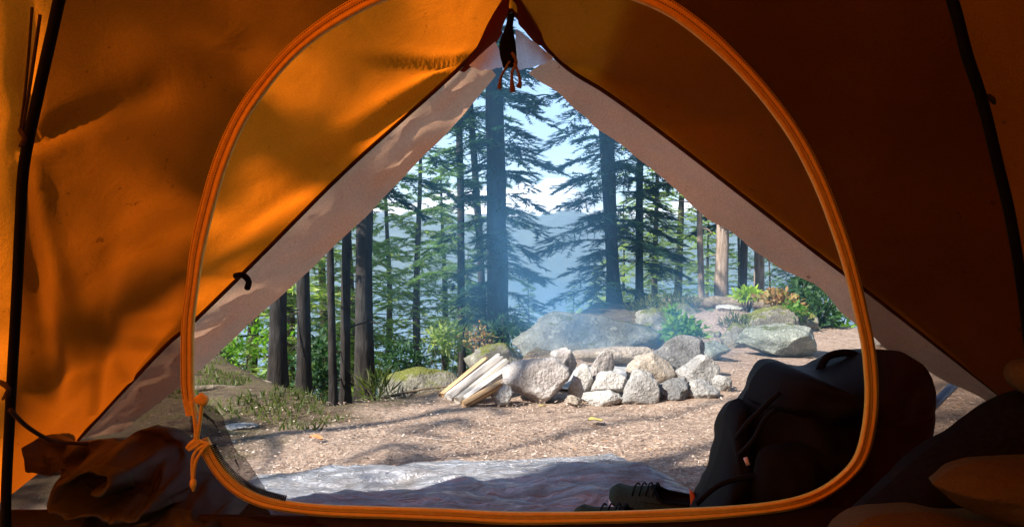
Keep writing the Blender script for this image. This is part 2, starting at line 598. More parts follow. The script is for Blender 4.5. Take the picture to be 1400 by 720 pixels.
quads = np.stack([idx[:-1, :-1], idx[:-1, 1:], idx[1:, 1:], idx[1:, :-1]], axis=-1).reshape(-1, 4)
me = mesh_np('ground', np.stack([X, Y, Z], axis=-1).reshape(-1, 3), quads, 4, [M['ground']], smooth=True)
ground = bpy.data.objects.new('ground', me)
COL.objects.link(ground)
tag(ground, kind='structure')

# water of the sound far below
t = NT('sea_water')
M['water'] = t.done(t.bsdf((0.03, 0.09, 0.13), 0.18, t.bump(t.noise(0.15, 4, 0.6, t.pos()), 0.3, 0.6), 0.5))
water = obj('water', [(-2400, 120, -47), (2400, 120, -47), (2400, 2500, -47), (-2400, 2500, -47)], [(0, 1, 2, 3)], M['water'])
tag(water, kind='structure')

# mountains across the water
t = NT('forested_snowy_mountain')
p_ = t.pos()
sp = t.n('ShaderNodeSeparateXYZ')
t.l(p_, sp.inputs[0])
hgt = t.math('ADD', t.math('MULTIPLY', sp.outputs[2], 0.011), t.math('MULTIPLY', t.noise(0.022, 6, 0.65, p_), 0.9))
c = t.ramp(t.noise(0.03, 6, 0.7, p_), [(0.35, (0.02, 0.04, 0.035)), (0.65, (0.06, 0.09, 0.07))])
c = t.mix(t.ramp(t.math('MULTIPLY', hgt, 0.5), [(0.58, (0,) * 3), (0.64, (1,) * 3)]), c, (0.85, 0.87, 0.9))
M['mountain'] = t.done(t.bsdf(c, 0.9, None, 0.1))
mx = np.linspace(-1500, 1500, 181)
my = np.linspace(950, 1500, 34)
rows = []
for yy in my:
    row = []
    k = (yy - 950) / 550
    for xx in mx:
        prof = math.sin(min(k * 1.15, 1.0) * math.pi / 2) ** 1.1
        hh = 95 + 45 * math.exp(-((xx - 40) / 170) ** 2) - 18 * math.exp(-((xx - 190) / 90) ** 2) + 38 * math.exp(-((xx + 420) / 260) ** 2) + 30 * math.exp(-((xx - 600) / 260) ** 2)
        z = -52 + (hh + 50) * prof * (0.86 + 0.35 * fbm((xx * 0.006, yy * 0.006, 3.0), 6)) + 10 * fbm((xx * 0.03, yy * 0.03, 1.0), 4) * prof
        row.append((xx, yy, z))
    rows.append(row)
mb = MB()
mb.grid(rows)
mountain = mb.build('mountain', M['mountain'], smooth=True)
tag(mountain, kind='structure')

# ------------------------------------------------------------------ air: haze box and campfire smoke
t = NT('haze_air')
pv = t.n('ShaderNodeVolumePrincipled')
pv.inputs['Color'].default_value = (0.72, 0.86, 1.0, 1)
pv.inputs['Density'].default_value = 0.00048
pv.inputs['Anisotropy'].default_value = 0.2
t.l(pv.outputs[0], t.out.inputs['Volume'])
M['haze'] = t.m
mb = MB()
mb.box((0, 1000, 45), 5200, 3300, 300)
haze = mb.build('haze', M['haze'], smooth=False)
tag(haze, kind='stuff')


def gauss(t, sep, c, r):
    tot = None
    for k in range(3):
        q = t.math('DIVIDE', t.math('SUBTRACT', sep.outputs[k], c[k]), r[k])
        q = t.math('MULTIPLY', q, q)
        tot = q if tot is None else t.math('ADD', tot, q)
    return t.math('EXPONENT', t.math('MULTIPLY', tot, -1.0))


t = NT('blue_campfire_smoke')
p_ = t.pos()
sep = t.n('ShaderNodeSeparateXYZ')
t.l(p_, sep.inputs[0])
mp = t.n('ShaderNodeMapping')
mp.inputs['Scale'].default_value = (1.0, 0.8, 0.55)
t.l(p_, mp.inputs[0])
nz = t.noise(1.7, 4, 0.6, mp.outputs[0], 0.9)
wisp = t.ramp(nz, [(0.40, (0.08,) * 3), (0.66, (1.15,) * 3)])
g1 = t.math('MULTIPLY', gauss(t, sep, (0.75, 4.0, 0.12), (0.60, 0.8, 0.30)), 0.65)
g2 = t.math('MULTIPLY', gauss(t, sep, (0.10, 4.6, 0.55), (0.46, 1.0, 0.75)), 0.24)
g3 = t.math('MULTIPLY', gauss(t, sep, (0.05, 5.4, 1.7), (1.0, 1.7, 1.4)), 0.075)
g4 = t.math('MULTIPLY', gauss(t, sep, (0.1, 5.2, 0.7), (1.7, 1.6, 1.0)), 0.018)
tot = t.math('ADD', t.math('ADD', g1, g2), t.math('ADD', g3, g4))
pv = t.n('ShaderNodeVolumePrincipled')
pv.inputs['Color'].default_value = (0.22, 0.57, 1.0, 1)
pv.inputs['Anisotropy'].default_value = 0.1
t.l(t.math('MULTIPLY', tot, wisp), pv.inputs['Density'])
t.l(pv.outputs[0], t.out.inputs['Volume'])
M['smoke'] = t.m
mb = MB()
mb.box((0.1, 5.1, 1.75), 4.4, 4.4, 3.4)
smoke = mb.build('smoke', M['smoke'], smooth=False)
tag(smoke, 'thin blue campfire smoke drifting up behind the stone fire ring', 'smoke', kind='stuff')

# ------------------------------------------------------------------ rocks
import bmesh


def ico(sub):
    bm = bmesh.new()
    bmesh.ops.create_icosphere(bm, subdivisions=sub, radius=1.0)
    bm.verts.ensure_lookup_table()
    v = [x.co.copy() for x in bm.verts]
    f = [tuple(q.index for q in p.verts) for p in bm.faces]
    bm.free()
    return v, f


ICO4 = ico(4)
ICO5 = ico(5)


def rock_mesh(seed, w, d, h, cuts=16, flat=0.94, rough=0.06, tilt=0.0, big=False, keep=None):
    rg = random.Random(seed)
    V, Fc = ICO5 if big else ICO4
    planes = []
    for _ in range(cuts):
        n = Vector((rg.gauss(0, 1), rg.gauss(0, 1), rg.gauss(0, 1))).normalized()
        planes.append((n, rg.uniform(0.58, 0.86)))
    out = []
    off = Vector((seed * 1.37, seed * 0.71, seed * 2.1))
    ct, st = math.cos(tilt), math.sin(tilt)
    for v in V:
        p = v * (1 + 0.22 * fbm(v * 0.9 + off, 2))
        for n, q in planes:
            e = p.dot(n) - q
            if e > 0:
                p = p - n * e * flat
        p = p * (1 + rough * 1.3 * fbm(v * 2.6 + off, 6) + rough * 0.6 * fbm(v * 9 + off, 4))
        out.append(p)
    lo = [min(p[k] for p in out) for k in range(3)]
    hi = [max(p[k] for p in out) for k in range(3)]
    res = []
    for p in out:
        q = Vector([(p[k] - (lo[k] + hi[k]) / 2) / ((hi[k] - lo[k]) / 2) for k in range(3)])
        q = Vector((q.x * w / 2, q.y * d / 2, q.z * h / 2))
        q = Vector((q.x * ct - q.z * st, q.y, q.x * st + q.z * ct))
        res.append(q)
    return res, Fc


ROCKS = []


def rock(label, x0, x1, ytop, ybot, seed, mat, Y=None, depth=0.8, group='stones of the fire ring', tilt=0.0, cuts=16, rough=0.07, name='stone', cat='stone', sink=0.12, big=False, flat=0.95):
    """a stone filling the photo box x0..x1, ytop..ybot at depth Y (taken from where its foot meets the ground)"""
    if Y is None:
        Y = PGY(ybot)
    w = (x1 - x0) * Y / F
    d = w * depth
    yc = Y + d * 0.45
    pt = P((x0 + x1) / 2, ytop, yc)
    pb = P((x0 + x1) / 2, ybot, Y)
    zt, zb = pt.z, pb.z
    h = (zt - zb) * (1 + sink)
    if abs(tilt) > 0.01:
        v, f = rock_mesh(seed, w * 0.95, d, h * 0.95, cuts, flat, rough, tilt, big)
    else:
        v, f = rock_mesh(seed, w, d, h, cuts, flat, rough, 0, big)
    c = Vector((pt.x, yc, zt - h / 2))
    base = Vector((c.x, c.y, zt - h))
    o = obj(name, [p + c for p in v], f, mat, base=base)
    tag(o, label, cat, group)
    ROCKS.append((c, w, d, h))
    return o


R_ = rock
R_('largest pinkish grey stone with a broad flat face at the left of the fire ring', 683, 780, 487, 549, 3, M['rock_pink'], depth=0.55, cuts=12, rough=0.07, flat=0.95)
R_('small white stone on the ground between firewood and largest fire ring stone', 671, 701, 526, 553, 11, M['rock_pale'], depth=0.8)
R_('rounded pinkish stone peeping over the right shoulder of the largest stone', 752, 790, 475, 520, 5, M['rock_pink'], Y=2.98, depth=0.8)
R_('pale pink upright block right of the largest fire ring stone', 776, 812, 497, 543, 7, M['rock_pale'], Y=2.84, depth=0.8)
R_('upright pointed pink stone standing highest in the middle of the ring', 806, 841, 476, 525, 9, M['rock_pink'], Y=2.94, depth=0.7, cuts=9)
R_('oval white stone lying on top at the front of the fire ring', 806, 860, 507, 541, 13, M['rock_pale'], Y=2.80, depth=0.75, cuts=12, rough=0.06)
R_('low crumbling pale slab under the oval white stone', 794, 856, 531, 560, 15, M['rock_pale'], Y=2.75, depth=0.6, rough=0.1)
R_('round speckled grey tan stone leaning at the front right of the ring', 848, 901, 504, 557, 17, M['rock_grey'], Y=2.74, depth=0.6, cuts=11, rough=0.06)
R_('tan scorched flat faced stone behind the round speckled stone', 855, 925, 481, 535, 19, M['rock_tan'], Y=3.0, depth=0.5, cuts=8, flat=0.95)
R_('long tan slab lit orange at the back of the fire ring', 772, 905, 473, 500, 21, M['rock_tan'], Y=3.45, depth=0.35, cuts=9, flat=0.95)
R_('tall rough dark grey stone at the right back of the ring', 888, 968, 458, 520, 23, M['rock_dark'], Y=3.2, depth=0.8, cuts=10, rough=0.08)
R_('angular grey stone with a brown face at the right end of the ring', 922, 985, 482, 530, 25, M['rock_grey'], Y=2.98, depth=0.7, cuts=10, rough=0.07)
R_('jagged dark stone at the ground right of the round speckled stone', 893, 945, 516, 554, 27, M['rock_dark'], Y=2.77, depth=0.7, cuts=12, rough=0.1)
R_('long low greyish stone lying at the right foot of the ring', 928, 984, 518, 552, 29, M['rock_grey'], Y=2.80, depth=0.7, cuts=10, rough=0.09)
R_('small grey stone on the ground beyond the right end of the ring', 973, 1001, 512, 537, 31, M['rock_grey'], Y=2.95, depth=0.8)
R_('small orange tan pebble on the ground before the ring', 772, 797, 539, 554, 33, M['rock_tan'], Y=2.72, depth=0.8, rough=0.1)
R_('low greenish grey stone behind the right end of the ring', 956, 1002, 465, 493, 35, M['rock_lichen'], Y=3.8, depth=0.8, group='boulders around the camp')
R_('smooth lichened boulder on the ground right of the fire ring', 1006, 1124, 442, 492, 37, M['rock_lichen'], Y=3.9, depth=0.6, group='boulders around the camp', name='boulder', cat='boulder', cuts=8, flat=0.9, rough=0.05, big=True)
R_('moss covered boulder below the rusty shrubs behind the smooth boulder', 1002, 1096, 416, 480, 39, M['rock_moss'], Y=4.7, depth=0.7, group='boulders around the camp', name='boulder', cat='boulder', big=True, rough=0.09)
R_('long pale bedrock slab veiled by smoke behind the fire ring', 694, 905, 425, 500, 44, M['rock_slab'], Y=4.1, depth=0.55, group='boulders around the camp', name='boulder', cat='boulder', cuts=7, flat=0.8, rough=0.05, big=True)
R_('mossy stone between the smoky slab and the bright green plant', 868, 930, 420, 480, 43, M['rock_moss'], Y=4.4, depth=0.8, group='boulders around the camp', name='boulder', cat='boulder', rough=0.1)
R_('mossy slab at the drop behind the split firewood', 515, 640, 500, 560, 45, M['rock_moss'], Y=3.05, depth=0.6, group='boulders around the camp', name='boulder', cat='boulder', cuts=7, rough=0.05)
R_('steep mossy rock rising between firewood and smoky slab', 632, 722, 466, 530, 48, M['rock_moss'], Y=3.8, depth=0.7, group='boulders around the camp', name='boulder', cat='boulder', cuts=10, rough=0.08)
R_('mossy ledge at the left side of the path above the bright plant', 880, 968, 410, 455, 61, M['rock_moss'], Y=5.2, depth=0.8, group='boulders around the camp', name='boulder', cat='boulder', rough=0.12)
R_('small mossy rock at the right side of the path', 982, 1030, 440, 484, 63, M['rock_moss'], Y=4.35, depth=0.8, group='boulders around the camp', rough=0.12)
R_('dark mossy rock right behind the smooth boulder under the dark bush', 1062, 1120, 424, 470, 65, M['rock_moss'], Y=4.9, depth=0.8, group='boulders around the camp', name='boulder', cat='boulder', rough=0.12)
R_('low mossy rock between the grey ring stone and the small path rock', 958, 990, 452, 474, 67, M['rock_moss'], Y=4.6, depth=0.8, group='boulders around the camp', rough=0.12)
R_('flat white stone lying in front of the fallen log', 978, 1016, 416, 429, 49, M['rock_pale'], Y=5.6, depth=1.2, group='boulders around the camp', cuts=6)
R_('small grey rock at the left edge of the clearing beside the net flap', 308, 352, 578, 592, 51, M['rock_grey'], Y=2.33, depth=0.8, group='boulders around the camp')
R_('pale rock on the ground beyond the top of the backpack', 1192, 1222, 449, 474, 53, M['rock_pale'], Y=4.3, depth=0.8, group='boulders around the camp')

# ash bed inside the ring
rows = []
for i in range(9):
    r = i / 8.0
    rows.append([Vector((0.47 + r * 0.34 * math.cos(a), 3.25 + r * 0.30 * math.sin(a), 0.05 * (1 - r * r) + 0.004 + 0.012 * fbm((r * math.cos(a) * 4, r * math.sin(a) * 4, 0), 3)))
                 for a in [2 * math.pi * k / 28 for k in range(28)]])
mb = MB()
mb.grid(rows, True)
tag(mb.build('ash_bed', M['ash'], base=(0.47, 3.25, 0)), 'grey ash bed inside the ring of stones', 'ash')

# split firewood leaning on the big stone


def split_log(label, a, b, w, h, mat, seed, roll=0.0):
    a, b = Vector(a), Vector(b)
    ax = (b - a)
    L = ax.length
    ax.normalize()
    side = ax.cross(Vector((0, 0, 1))).normalized()
    up = side.cross(ax)
    cr, sr = math.cos(roll), math.sin(roll)
    side, up = side * cr + up * sr, up * cr - side * sr
    prof = [(-0.5, -0.42), (0.15, -0.5), (0.5, -0.2), (0.46, 0.30), (0.1, 0.5), (-0.35, 0.42), (-0.52, 0.05)]
    rgl = random.Random(seed)
    prof = [(x + rgl.uniform(-.06, .06), y + rgl.uniform(-.06, .06)) for x, y in prof]
    # dense wedge profile
    pr = []
    for i in range(len(prof)):
        p, q = prof[i], prof[(i + 1) % len(prof)]
        for k in range(4):
            pr.append((p[0] + (q[0] - p[0]) * k / 4, p[1] + (q[1] - p[1]) * k / 4))
    rows = []
    N = 26
    for i in range(N):
        s = i / (N - 1)
        ring = []
        for k, (x, y) in enumerate(pr):
            e = 0.05 * fbm((k * 0.9, s * 2.0, seed), 3) + 0.02 * fbm((k * 2.9, s * 9.0, seed), 3)
            end = 0.02 * fbm((k * 0.7, seed, s), 3) * (1 if i in (0, N - 1) else 0)
            ring.append(Vector(((s - 0.5) * L + end, x * (w + e * w * 2), y * (h + e * h * 2))))
        rows.append(ring)
    n = len(pr)
    mb = MB()
    mb.grid(rows, True)
    mb.f.append(tuple(range(n - 1, -1, -1)))
    mb.f.append(tuple((N - 1) * n + k for k in range(n)))
    o = mb.build('firewood_log', mat, smooth=True, autos=35)
    o.matrix_world = __import__('mathutils').Matrix(((ax.x, side.x, up.x, (a.x + b.x) / 2), (ax.y, side.y, up.y, (a.y + b.y) / 2), (ax.z, side.z, up.z, (a.z + b.z) / 2), (0, 0, 0, 1)))
    tag(o, label, 'firewood', 'split firewood by the fire ring')
    return o


split_log('weathered white split log, widest of the leaning firewood', P(613, 543, 2.80), P(683, 489, 3.02), 0.046, 0.050, M['wood_grey'], 1, 0.5)
split_log('cream split log with clean grain leaning just below the weathered white one', P(625, 548, 2.74), P(692, 495, 2.98), 0.034, 0.040, M['wood_cream'], 2, -0.3)
split_log('narrow greyish white split log between cream log and largest stone', P(636, 546, 2.73), P(698, 502, 2.95), 0.030, 0.034, M['wood_grey'], 5, 0.9)
split_log('shorter tan brown split log lowest of the leaning firewood', P(634, 553, 2.69), P(684, 525, 2.78), 0.042, 0.036, M['wood_tan'], 3, 0.7)
split_log('thin tan log at the far left back of the leaning firewood', P(604, 541, 2.90), P(664, 492, 3.12), 0.034, 0.034, M['wood_tan'], 4, 0.1)

# fallen log behind the path
pts = [P(905, 416, 6.2), P(940, 414, 6.15), P(985, 413, 6.1), P(1030, 413, 6.0), P(1062, 417, 5.9)]
mb = MB()
mb.tube(resample(pts, 24), [0.055 + 0.006 * math.sin(i * 1.3) for i in range(24)], 12)
tag(mb.build('fallen_log', M['deadwood'], base=pts[2] - Vector((0, 0, 0.05))), 'weathered fallen log lying across the top of the path', 'log')
for lab, pp, r in (('long fallen branch lying along the left bank above the net flap', [(262, 532, 2.9), (310, 530, 2.95), (360, 540, 3.0), (400, 552, 3.0)], 0.016),
                   ('grey fallen branch across the dark back of the left bank', [(268, 512, 3.5), (320, 514, 3.5), (372, 524, 3.45)], 0.02),
                   ('thin dead stick lying on the bank beside the firewood', [(520, 545, 2.95), (570, 533, 3.0), (612, 528, 3.0)], 0.008)):
    q = [P(*e) for e in pp]
    mb = MB()
    mb.tube(resample(q, 16), [r * (1 - 0.5 * i / 15) for i in range(16)], 8)
    tag(mb.build('fallen_branch', M['deadwood'], base=q[0]), lab, 'branch', 'fallen branches')

# ------------------------------------------------------------------ conifers


def tri_blades(p0, d, L, W, up):
    """triangles from base p0 along d (n,3)"""
    side = np.cross(d, up)
    side /= (np.linalg.norm(side, axis=1, keepdims=True) + 1e-9)
    a = p0 + side * W[:, None] / 2
    b = p0 - side * W[:, None] / 2
    c = p0 + d * L[:, None]
    return np.stack([a, b, c], axis=1).reshape(-1, 3)


def conifer_crown(seed, path, z0, z1, nbr, Lmax, ntw=18, nbl=8, bl=0.072, bw=0.019, droop=0.35, top_taper=0.75, low=0.55, rise=0.12, bare=0.15, keepside=None):
    """branches with feathery twigs -> (verts, faces, material index); path(z) gives the trunk axis"""
    rg = np.random.default_rng(seed)
    bladeV = []
    wood = MB()
    for i in range(nbr):
        t = (i + rg.random()) / nbr
        z = z0 + (z1 - z0) * t
        az = i * 2.39996 + rg.normal(0, 0.35)
        L = Lmax * ((1 - t) ** top_taper * (1 - low) + low * min(1, 4 * (1 - t))) * rg.uniform(0.55, 1.15)
        if L < 0.12:
            continue
        hx, hy = math.cos(az), math.sin(az)
        if keepside is not None and (hx * keepside[0] + hy * keepside[1]) < keepside[2]:
            L *= 0.35
        b0 = np.array(path(z))
        r1 = rise + rg.normal(0, 0.08)
        dr = droop * rg.uniform(0.7, 1.4)
        ns = 6
        s = np.linspace(0, 1, ns)
        bend = rg.normal(0, 0.12)
        cx = b0[0] + L * (hx * s - hy * bend * s * s)
        cyy = b0[1] + L * (hy * s + hx * bend * s * s)
        cz = b0[2] + L * (r1 * s - dr * s * s)
        pts = [Vector((cx[k], cyy[k], cz[k])) for k in range(ns)]
        rad = [max(0.003, 0.010 * L * (1 - 0.85 * q)) for q in s]
        wood.tube(pts, rad, 3, cap=False)
        n = max(4, int(ntw * (0.5 + 0.5 * L / Lmax)))
        ss = np.sort(rg.uniform(bare, 1.0, n))
        tb = np.stack([np.interp(ss, s, cx), np.interp(ss, s, cyy), np.interp(ss, s, cz)], axis=1)
        sign = np.where(np.arange(n) % 2 == 0, 1.0, -1.0)
        ang = rg.uniform(0.6, 1.1, n) * sign
        td = np.stack([hx * np.cos(ang) - hy * np.sin(ang), hy * np.cos(ang) + hx * np.sin(ang), rg.normal(-0.12, 0.14, n)], axis=1)
        td /= np.linalg.norm(td, axis=1, keepdims=True)
        tl = (0.42 * L * (1.05 - 0.75 * ss) + 0.05) * rg.uniform(0.6, 1.2, n)
        # the tip of the branch is a twig too
        td[-1] = (hx, hy, -0.25)
        q = np.linspace(0.04, 1.0, nbl)
        B = tb[:, None, :] + td[:, None, :] * (tl[:, None] * q[None, :])[:, :, None]
        B[:, :, 2] -= (0.22 * tl[:, None] * q[None, :] ** 2)
        Bn = B.reshape(-1, 3)
        TD = np.repeat(td, nbl, axis=0)
        upv = np.tile(np.array([[0, 0, 1.0]]), (len(Bn), 1)) + rg.normal(0, 0.35, (len(Bn), 3))
        sd = np.cross(TD, np.array([0, 0, 1.0]))
        sd /= (np.linalg.norm(sd, axis=1, keepdims=True) + 1e-9)
        for sg in (1, -1):
            d = TD * 0.75 + sd * sg * 0.75 + rg.normal(0, 0.16, TD.shape)
            d /= np.linalg.norm(d, axis=1, keepdims=True)
            Ls = bl * rg.uniform(0.6, 1.3, len(Bn))
            Ws = bw * rg.uniform(0.7, 1.3, len(Bn))
            bladeV.append(tri_blades(Bn, d, Ls, Ws, upv))
        # needles along the twig stem itself
        bladeV.append(tri_blades(Bn, TD, np.full(len(Bn), bl * 1.3), np.full(len(Bn), bw * 0.8), upv))
    BV = np.concatenate(bladeV) if bladeV else np.zeros((0, 3))
    wv = np.array([tuple(v) for v in wood.v]) if wood.v else np.zeros((0, 3))
    wf = np.array(wood.f, dtype=np.int64).reshape(-1, 4)
    wt = np.concatenate([wf[:, [0, 1, 2]], wf[:, [0, 2, 3]]]) if len(wf) else np.zeros((0, 3), dtype=np.int64)
    nb = len(BV)
    faces = np.concatenate([np.arange(nb).reshape(-1, 3), wt + nb])
    midx = np.concatenate([np.zeros(nb // 3, dtype=np.int32), np.ones(len(wt), dtype=np.int32)])
    return np.concatenate([BV, wv]), faces, midx


def trunk_mesh(path, z0, z1, r0, r1, n=14, seg=36, seed=0, flare=0.5):
    rows = []
    for i in range(seg + 1):
        t = i / seg
        z = z0 + (z1 - z0) * t
        c = Vector(path(z))
        r = r0 + (r1 - r0) * t
        r *= 1 + flare * math.exp(-(z - z0) / max(r0 * 3.5, 0.05))
        rows.append([c + Vector((math.cos(a), math.sin(a), 0)) * r * (1 + 0.13 * fbm((math.cos(a) * 1.5, math.sin(a) * 1.5, z * 2.0 + seed), 4)) for a in [2 * math.pi * k / n for k in range(n)]])
    mb = MB()
    mb.grid(rows, True)
    return mb


def make_path(x, y, z0, H, leanx=0.0, leany=0.0, wob=0.03, seed=0, bow=0.0):
    def path(z):
        t = (z - z0) / H
        return (x + leanx * t + bow * math.sin(min(t * 6, 1) * math.pi) + wob * math.sin(z * 0.9 + seed), y + leany * t + wob * math.cos(z * 0.7 + seed * 2), z)
    return path


def tree(label, px, Yd, wpx, pyref, H=13, bark='bark_dark', needles='needle_blue', crown=None, leanpx=0.0, group='conifers at the edge of the clearing', bow=0.0, wob=0.02, seed=1, name='conifer', stems=None):
    """a conifer whose trunk crosses photo row pyref at px"""
    ref = P(px, pyref, Yd)
    z0 = tz(ref.x, Yd) - 0.05
    lean = leanpx * Yd / F
    x0 = ref.x - lean * (ref.z - z0) / H - wob * math.sin(ref.z * 0.9 + seed)
    path = make_path(x0, Yd, z0, H, lean, 0, wob, seed, bow)
    root = empty(name, (x0, Yd, z0), label, 'tree', group)
    r0 = 0.5 * wpx * Yd / F
    mb = trunk_mesh(path, z0, z0 + H, r0 * 1.08, r0 * 0.3, seed=seed)
    mb.build('trunk', M[bark], root)
    for (dx0, dx1, wp2) in (stems or []):
        p2 = make_path(x0 + dx0, Yd + 0.05, z0, H * 0.7, dx1, 0, 0.02, seed + 3)
        trunk_mesh(p2, z0, z0 + H * 0.7, 0.5 * wp2 * Yd / F, 0.02, seed=seed + 5).build('trunk', M[bark], root)
    rgs = random.Random(seed * 13)
    for _ in range(9):
        mb = MB()
        zz = rgs.uniform(max(z0 + 0.3, -0.6), 2.4)
        q0 = Vector(path(zz)); aa = rgs.uniform(0, 6.28); ll = rgs.choice((.06, .10, .18, .3, .45)) * rgs.uniform(.7, 1.3)
        dd = Vector((math.cos(aa), math.sin(aa), rgs.uniform(-.25, .35)))
        mb.tube(resample([q0, q0 + dd * (r0 + ll * .5) + Vector((0, 0, rgs.uniform(-.02, .03))), q0 + dd * (r0 + ll) + Vector((0, 0, rgs.uniform(-.1, .04)))], 7), [.011, .009, .008, .007, .006, .005, .003], 5)
        mb.build('dead_branch', M[bark], root)
    if crown:
        kw = dict(crown)
        zz0 = kw.pop('z0'); zz1 = kw.pop('z1', z0 + H - 0.1)
        v, f, mi = conifer_crown(seed * 7 + 3, path, zz0, zz1, **kw)
        v = v - np.array([x0, Yd, z0])
        me = mesh_np('crown', v, f, 3, [M[needles], M['bark_dark']], mi)
        o = bpy.data.objects.new('crown', me)
        COL.objects.link(o)
        o.parent = root
        ROOTLOC[o.name] = ROOTLOC[root.name]
    return root


hi = lambda z0, n=46, L=1.3, **k: dict(dict(z0=z0, nbr=n, Lmax=L, ntw=30, nbl=10), **k)
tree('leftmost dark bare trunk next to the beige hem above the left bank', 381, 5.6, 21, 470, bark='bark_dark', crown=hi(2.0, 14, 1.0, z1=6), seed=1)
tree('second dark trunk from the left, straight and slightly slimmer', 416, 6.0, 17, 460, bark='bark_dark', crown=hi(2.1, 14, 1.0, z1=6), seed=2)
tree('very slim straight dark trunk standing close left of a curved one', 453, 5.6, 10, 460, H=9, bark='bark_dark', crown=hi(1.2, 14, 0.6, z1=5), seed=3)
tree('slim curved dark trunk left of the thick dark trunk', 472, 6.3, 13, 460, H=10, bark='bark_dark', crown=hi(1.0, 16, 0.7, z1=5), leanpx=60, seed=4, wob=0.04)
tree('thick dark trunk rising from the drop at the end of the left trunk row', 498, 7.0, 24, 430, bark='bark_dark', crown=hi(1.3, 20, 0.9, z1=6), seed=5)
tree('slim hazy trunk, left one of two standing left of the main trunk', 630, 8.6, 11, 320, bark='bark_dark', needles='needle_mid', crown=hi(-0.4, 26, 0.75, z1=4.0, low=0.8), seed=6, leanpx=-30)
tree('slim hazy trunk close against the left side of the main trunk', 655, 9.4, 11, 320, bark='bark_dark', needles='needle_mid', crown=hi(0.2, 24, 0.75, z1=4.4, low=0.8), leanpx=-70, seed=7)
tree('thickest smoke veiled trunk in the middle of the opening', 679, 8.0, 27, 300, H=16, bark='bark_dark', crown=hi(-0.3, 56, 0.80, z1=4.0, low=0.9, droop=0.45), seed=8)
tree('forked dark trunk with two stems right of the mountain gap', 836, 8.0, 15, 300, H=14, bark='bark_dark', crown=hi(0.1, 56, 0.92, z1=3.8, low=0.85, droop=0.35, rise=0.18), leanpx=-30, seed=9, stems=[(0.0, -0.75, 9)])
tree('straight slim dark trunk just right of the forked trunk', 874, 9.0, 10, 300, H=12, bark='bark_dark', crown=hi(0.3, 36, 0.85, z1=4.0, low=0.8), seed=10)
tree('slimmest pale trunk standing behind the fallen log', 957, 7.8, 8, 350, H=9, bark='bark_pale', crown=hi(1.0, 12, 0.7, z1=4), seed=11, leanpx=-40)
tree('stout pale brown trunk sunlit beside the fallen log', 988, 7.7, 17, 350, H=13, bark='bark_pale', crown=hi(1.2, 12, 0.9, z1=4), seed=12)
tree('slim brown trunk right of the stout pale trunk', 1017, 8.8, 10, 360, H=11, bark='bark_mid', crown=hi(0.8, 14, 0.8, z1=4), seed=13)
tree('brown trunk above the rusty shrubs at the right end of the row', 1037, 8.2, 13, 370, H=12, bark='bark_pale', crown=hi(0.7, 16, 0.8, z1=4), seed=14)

# background conifers on the falling slope: four kinds, copied
bgk = dict(ntw=15, nbl=7, bl=0.15, bw=0.042)


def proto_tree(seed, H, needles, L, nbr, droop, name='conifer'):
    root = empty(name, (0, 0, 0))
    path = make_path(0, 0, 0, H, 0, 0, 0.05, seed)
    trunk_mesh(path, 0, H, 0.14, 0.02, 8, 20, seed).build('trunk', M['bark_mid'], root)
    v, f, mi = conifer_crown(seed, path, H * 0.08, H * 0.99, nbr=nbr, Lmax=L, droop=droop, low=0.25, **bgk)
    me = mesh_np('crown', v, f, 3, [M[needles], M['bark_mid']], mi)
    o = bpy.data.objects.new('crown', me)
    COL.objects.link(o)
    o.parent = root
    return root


def copy_tree(root):
    c = root.copy()
    COL.objects.link(c)
    for ch in root.children:
        d = ch.copy()
        COL.objects.link(d)
        d.parent = c
    return c


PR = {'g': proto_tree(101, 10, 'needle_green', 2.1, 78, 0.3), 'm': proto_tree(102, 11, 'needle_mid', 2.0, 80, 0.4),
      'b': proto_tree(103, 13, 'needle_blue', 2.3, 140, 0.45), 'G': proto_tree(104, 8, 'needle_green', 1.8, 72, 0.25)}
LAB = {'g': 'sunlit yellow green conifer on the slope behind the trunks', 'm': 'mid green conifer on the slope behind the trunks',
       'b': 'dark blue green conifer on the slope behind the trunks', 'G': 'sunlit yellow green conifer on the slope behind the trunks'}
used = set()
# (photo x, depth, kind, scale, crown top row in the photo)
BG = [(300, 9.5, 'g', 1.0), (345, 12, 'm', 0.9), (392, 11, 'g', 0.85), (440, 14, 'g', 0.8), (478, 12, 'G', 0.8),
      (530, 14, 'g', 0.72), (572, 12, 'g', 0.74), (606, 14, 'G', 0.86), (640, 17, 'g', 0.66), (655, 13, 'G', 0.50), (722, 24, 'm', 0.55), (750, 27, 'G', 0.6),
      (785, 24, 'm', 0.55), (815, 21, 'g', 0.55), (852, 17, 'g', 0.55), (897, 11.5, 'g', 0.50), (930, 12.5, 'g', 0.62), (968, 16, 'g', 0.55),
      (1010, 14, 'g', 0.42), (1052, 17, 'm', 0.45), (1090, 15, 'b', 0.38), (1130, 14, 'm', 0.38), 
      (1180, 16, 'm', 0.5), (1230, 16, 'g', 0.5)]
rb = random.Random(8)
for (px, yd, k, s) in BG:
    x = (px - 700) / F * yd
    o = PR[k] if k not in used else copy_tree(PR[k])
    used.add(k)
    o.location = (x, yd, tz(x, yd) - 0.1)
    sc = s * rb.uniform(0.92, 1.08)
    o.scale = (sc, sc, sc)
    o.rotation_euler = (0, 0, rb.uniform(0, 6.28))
    tag(o, LAB[k], 'tree', {'g': 'sunlit conifers on the slope', 'G': 'sunlit conifers on the slope', 'm': 'mid green conifers on the slope', 'b': 'dark conifers on the slope'}[k])

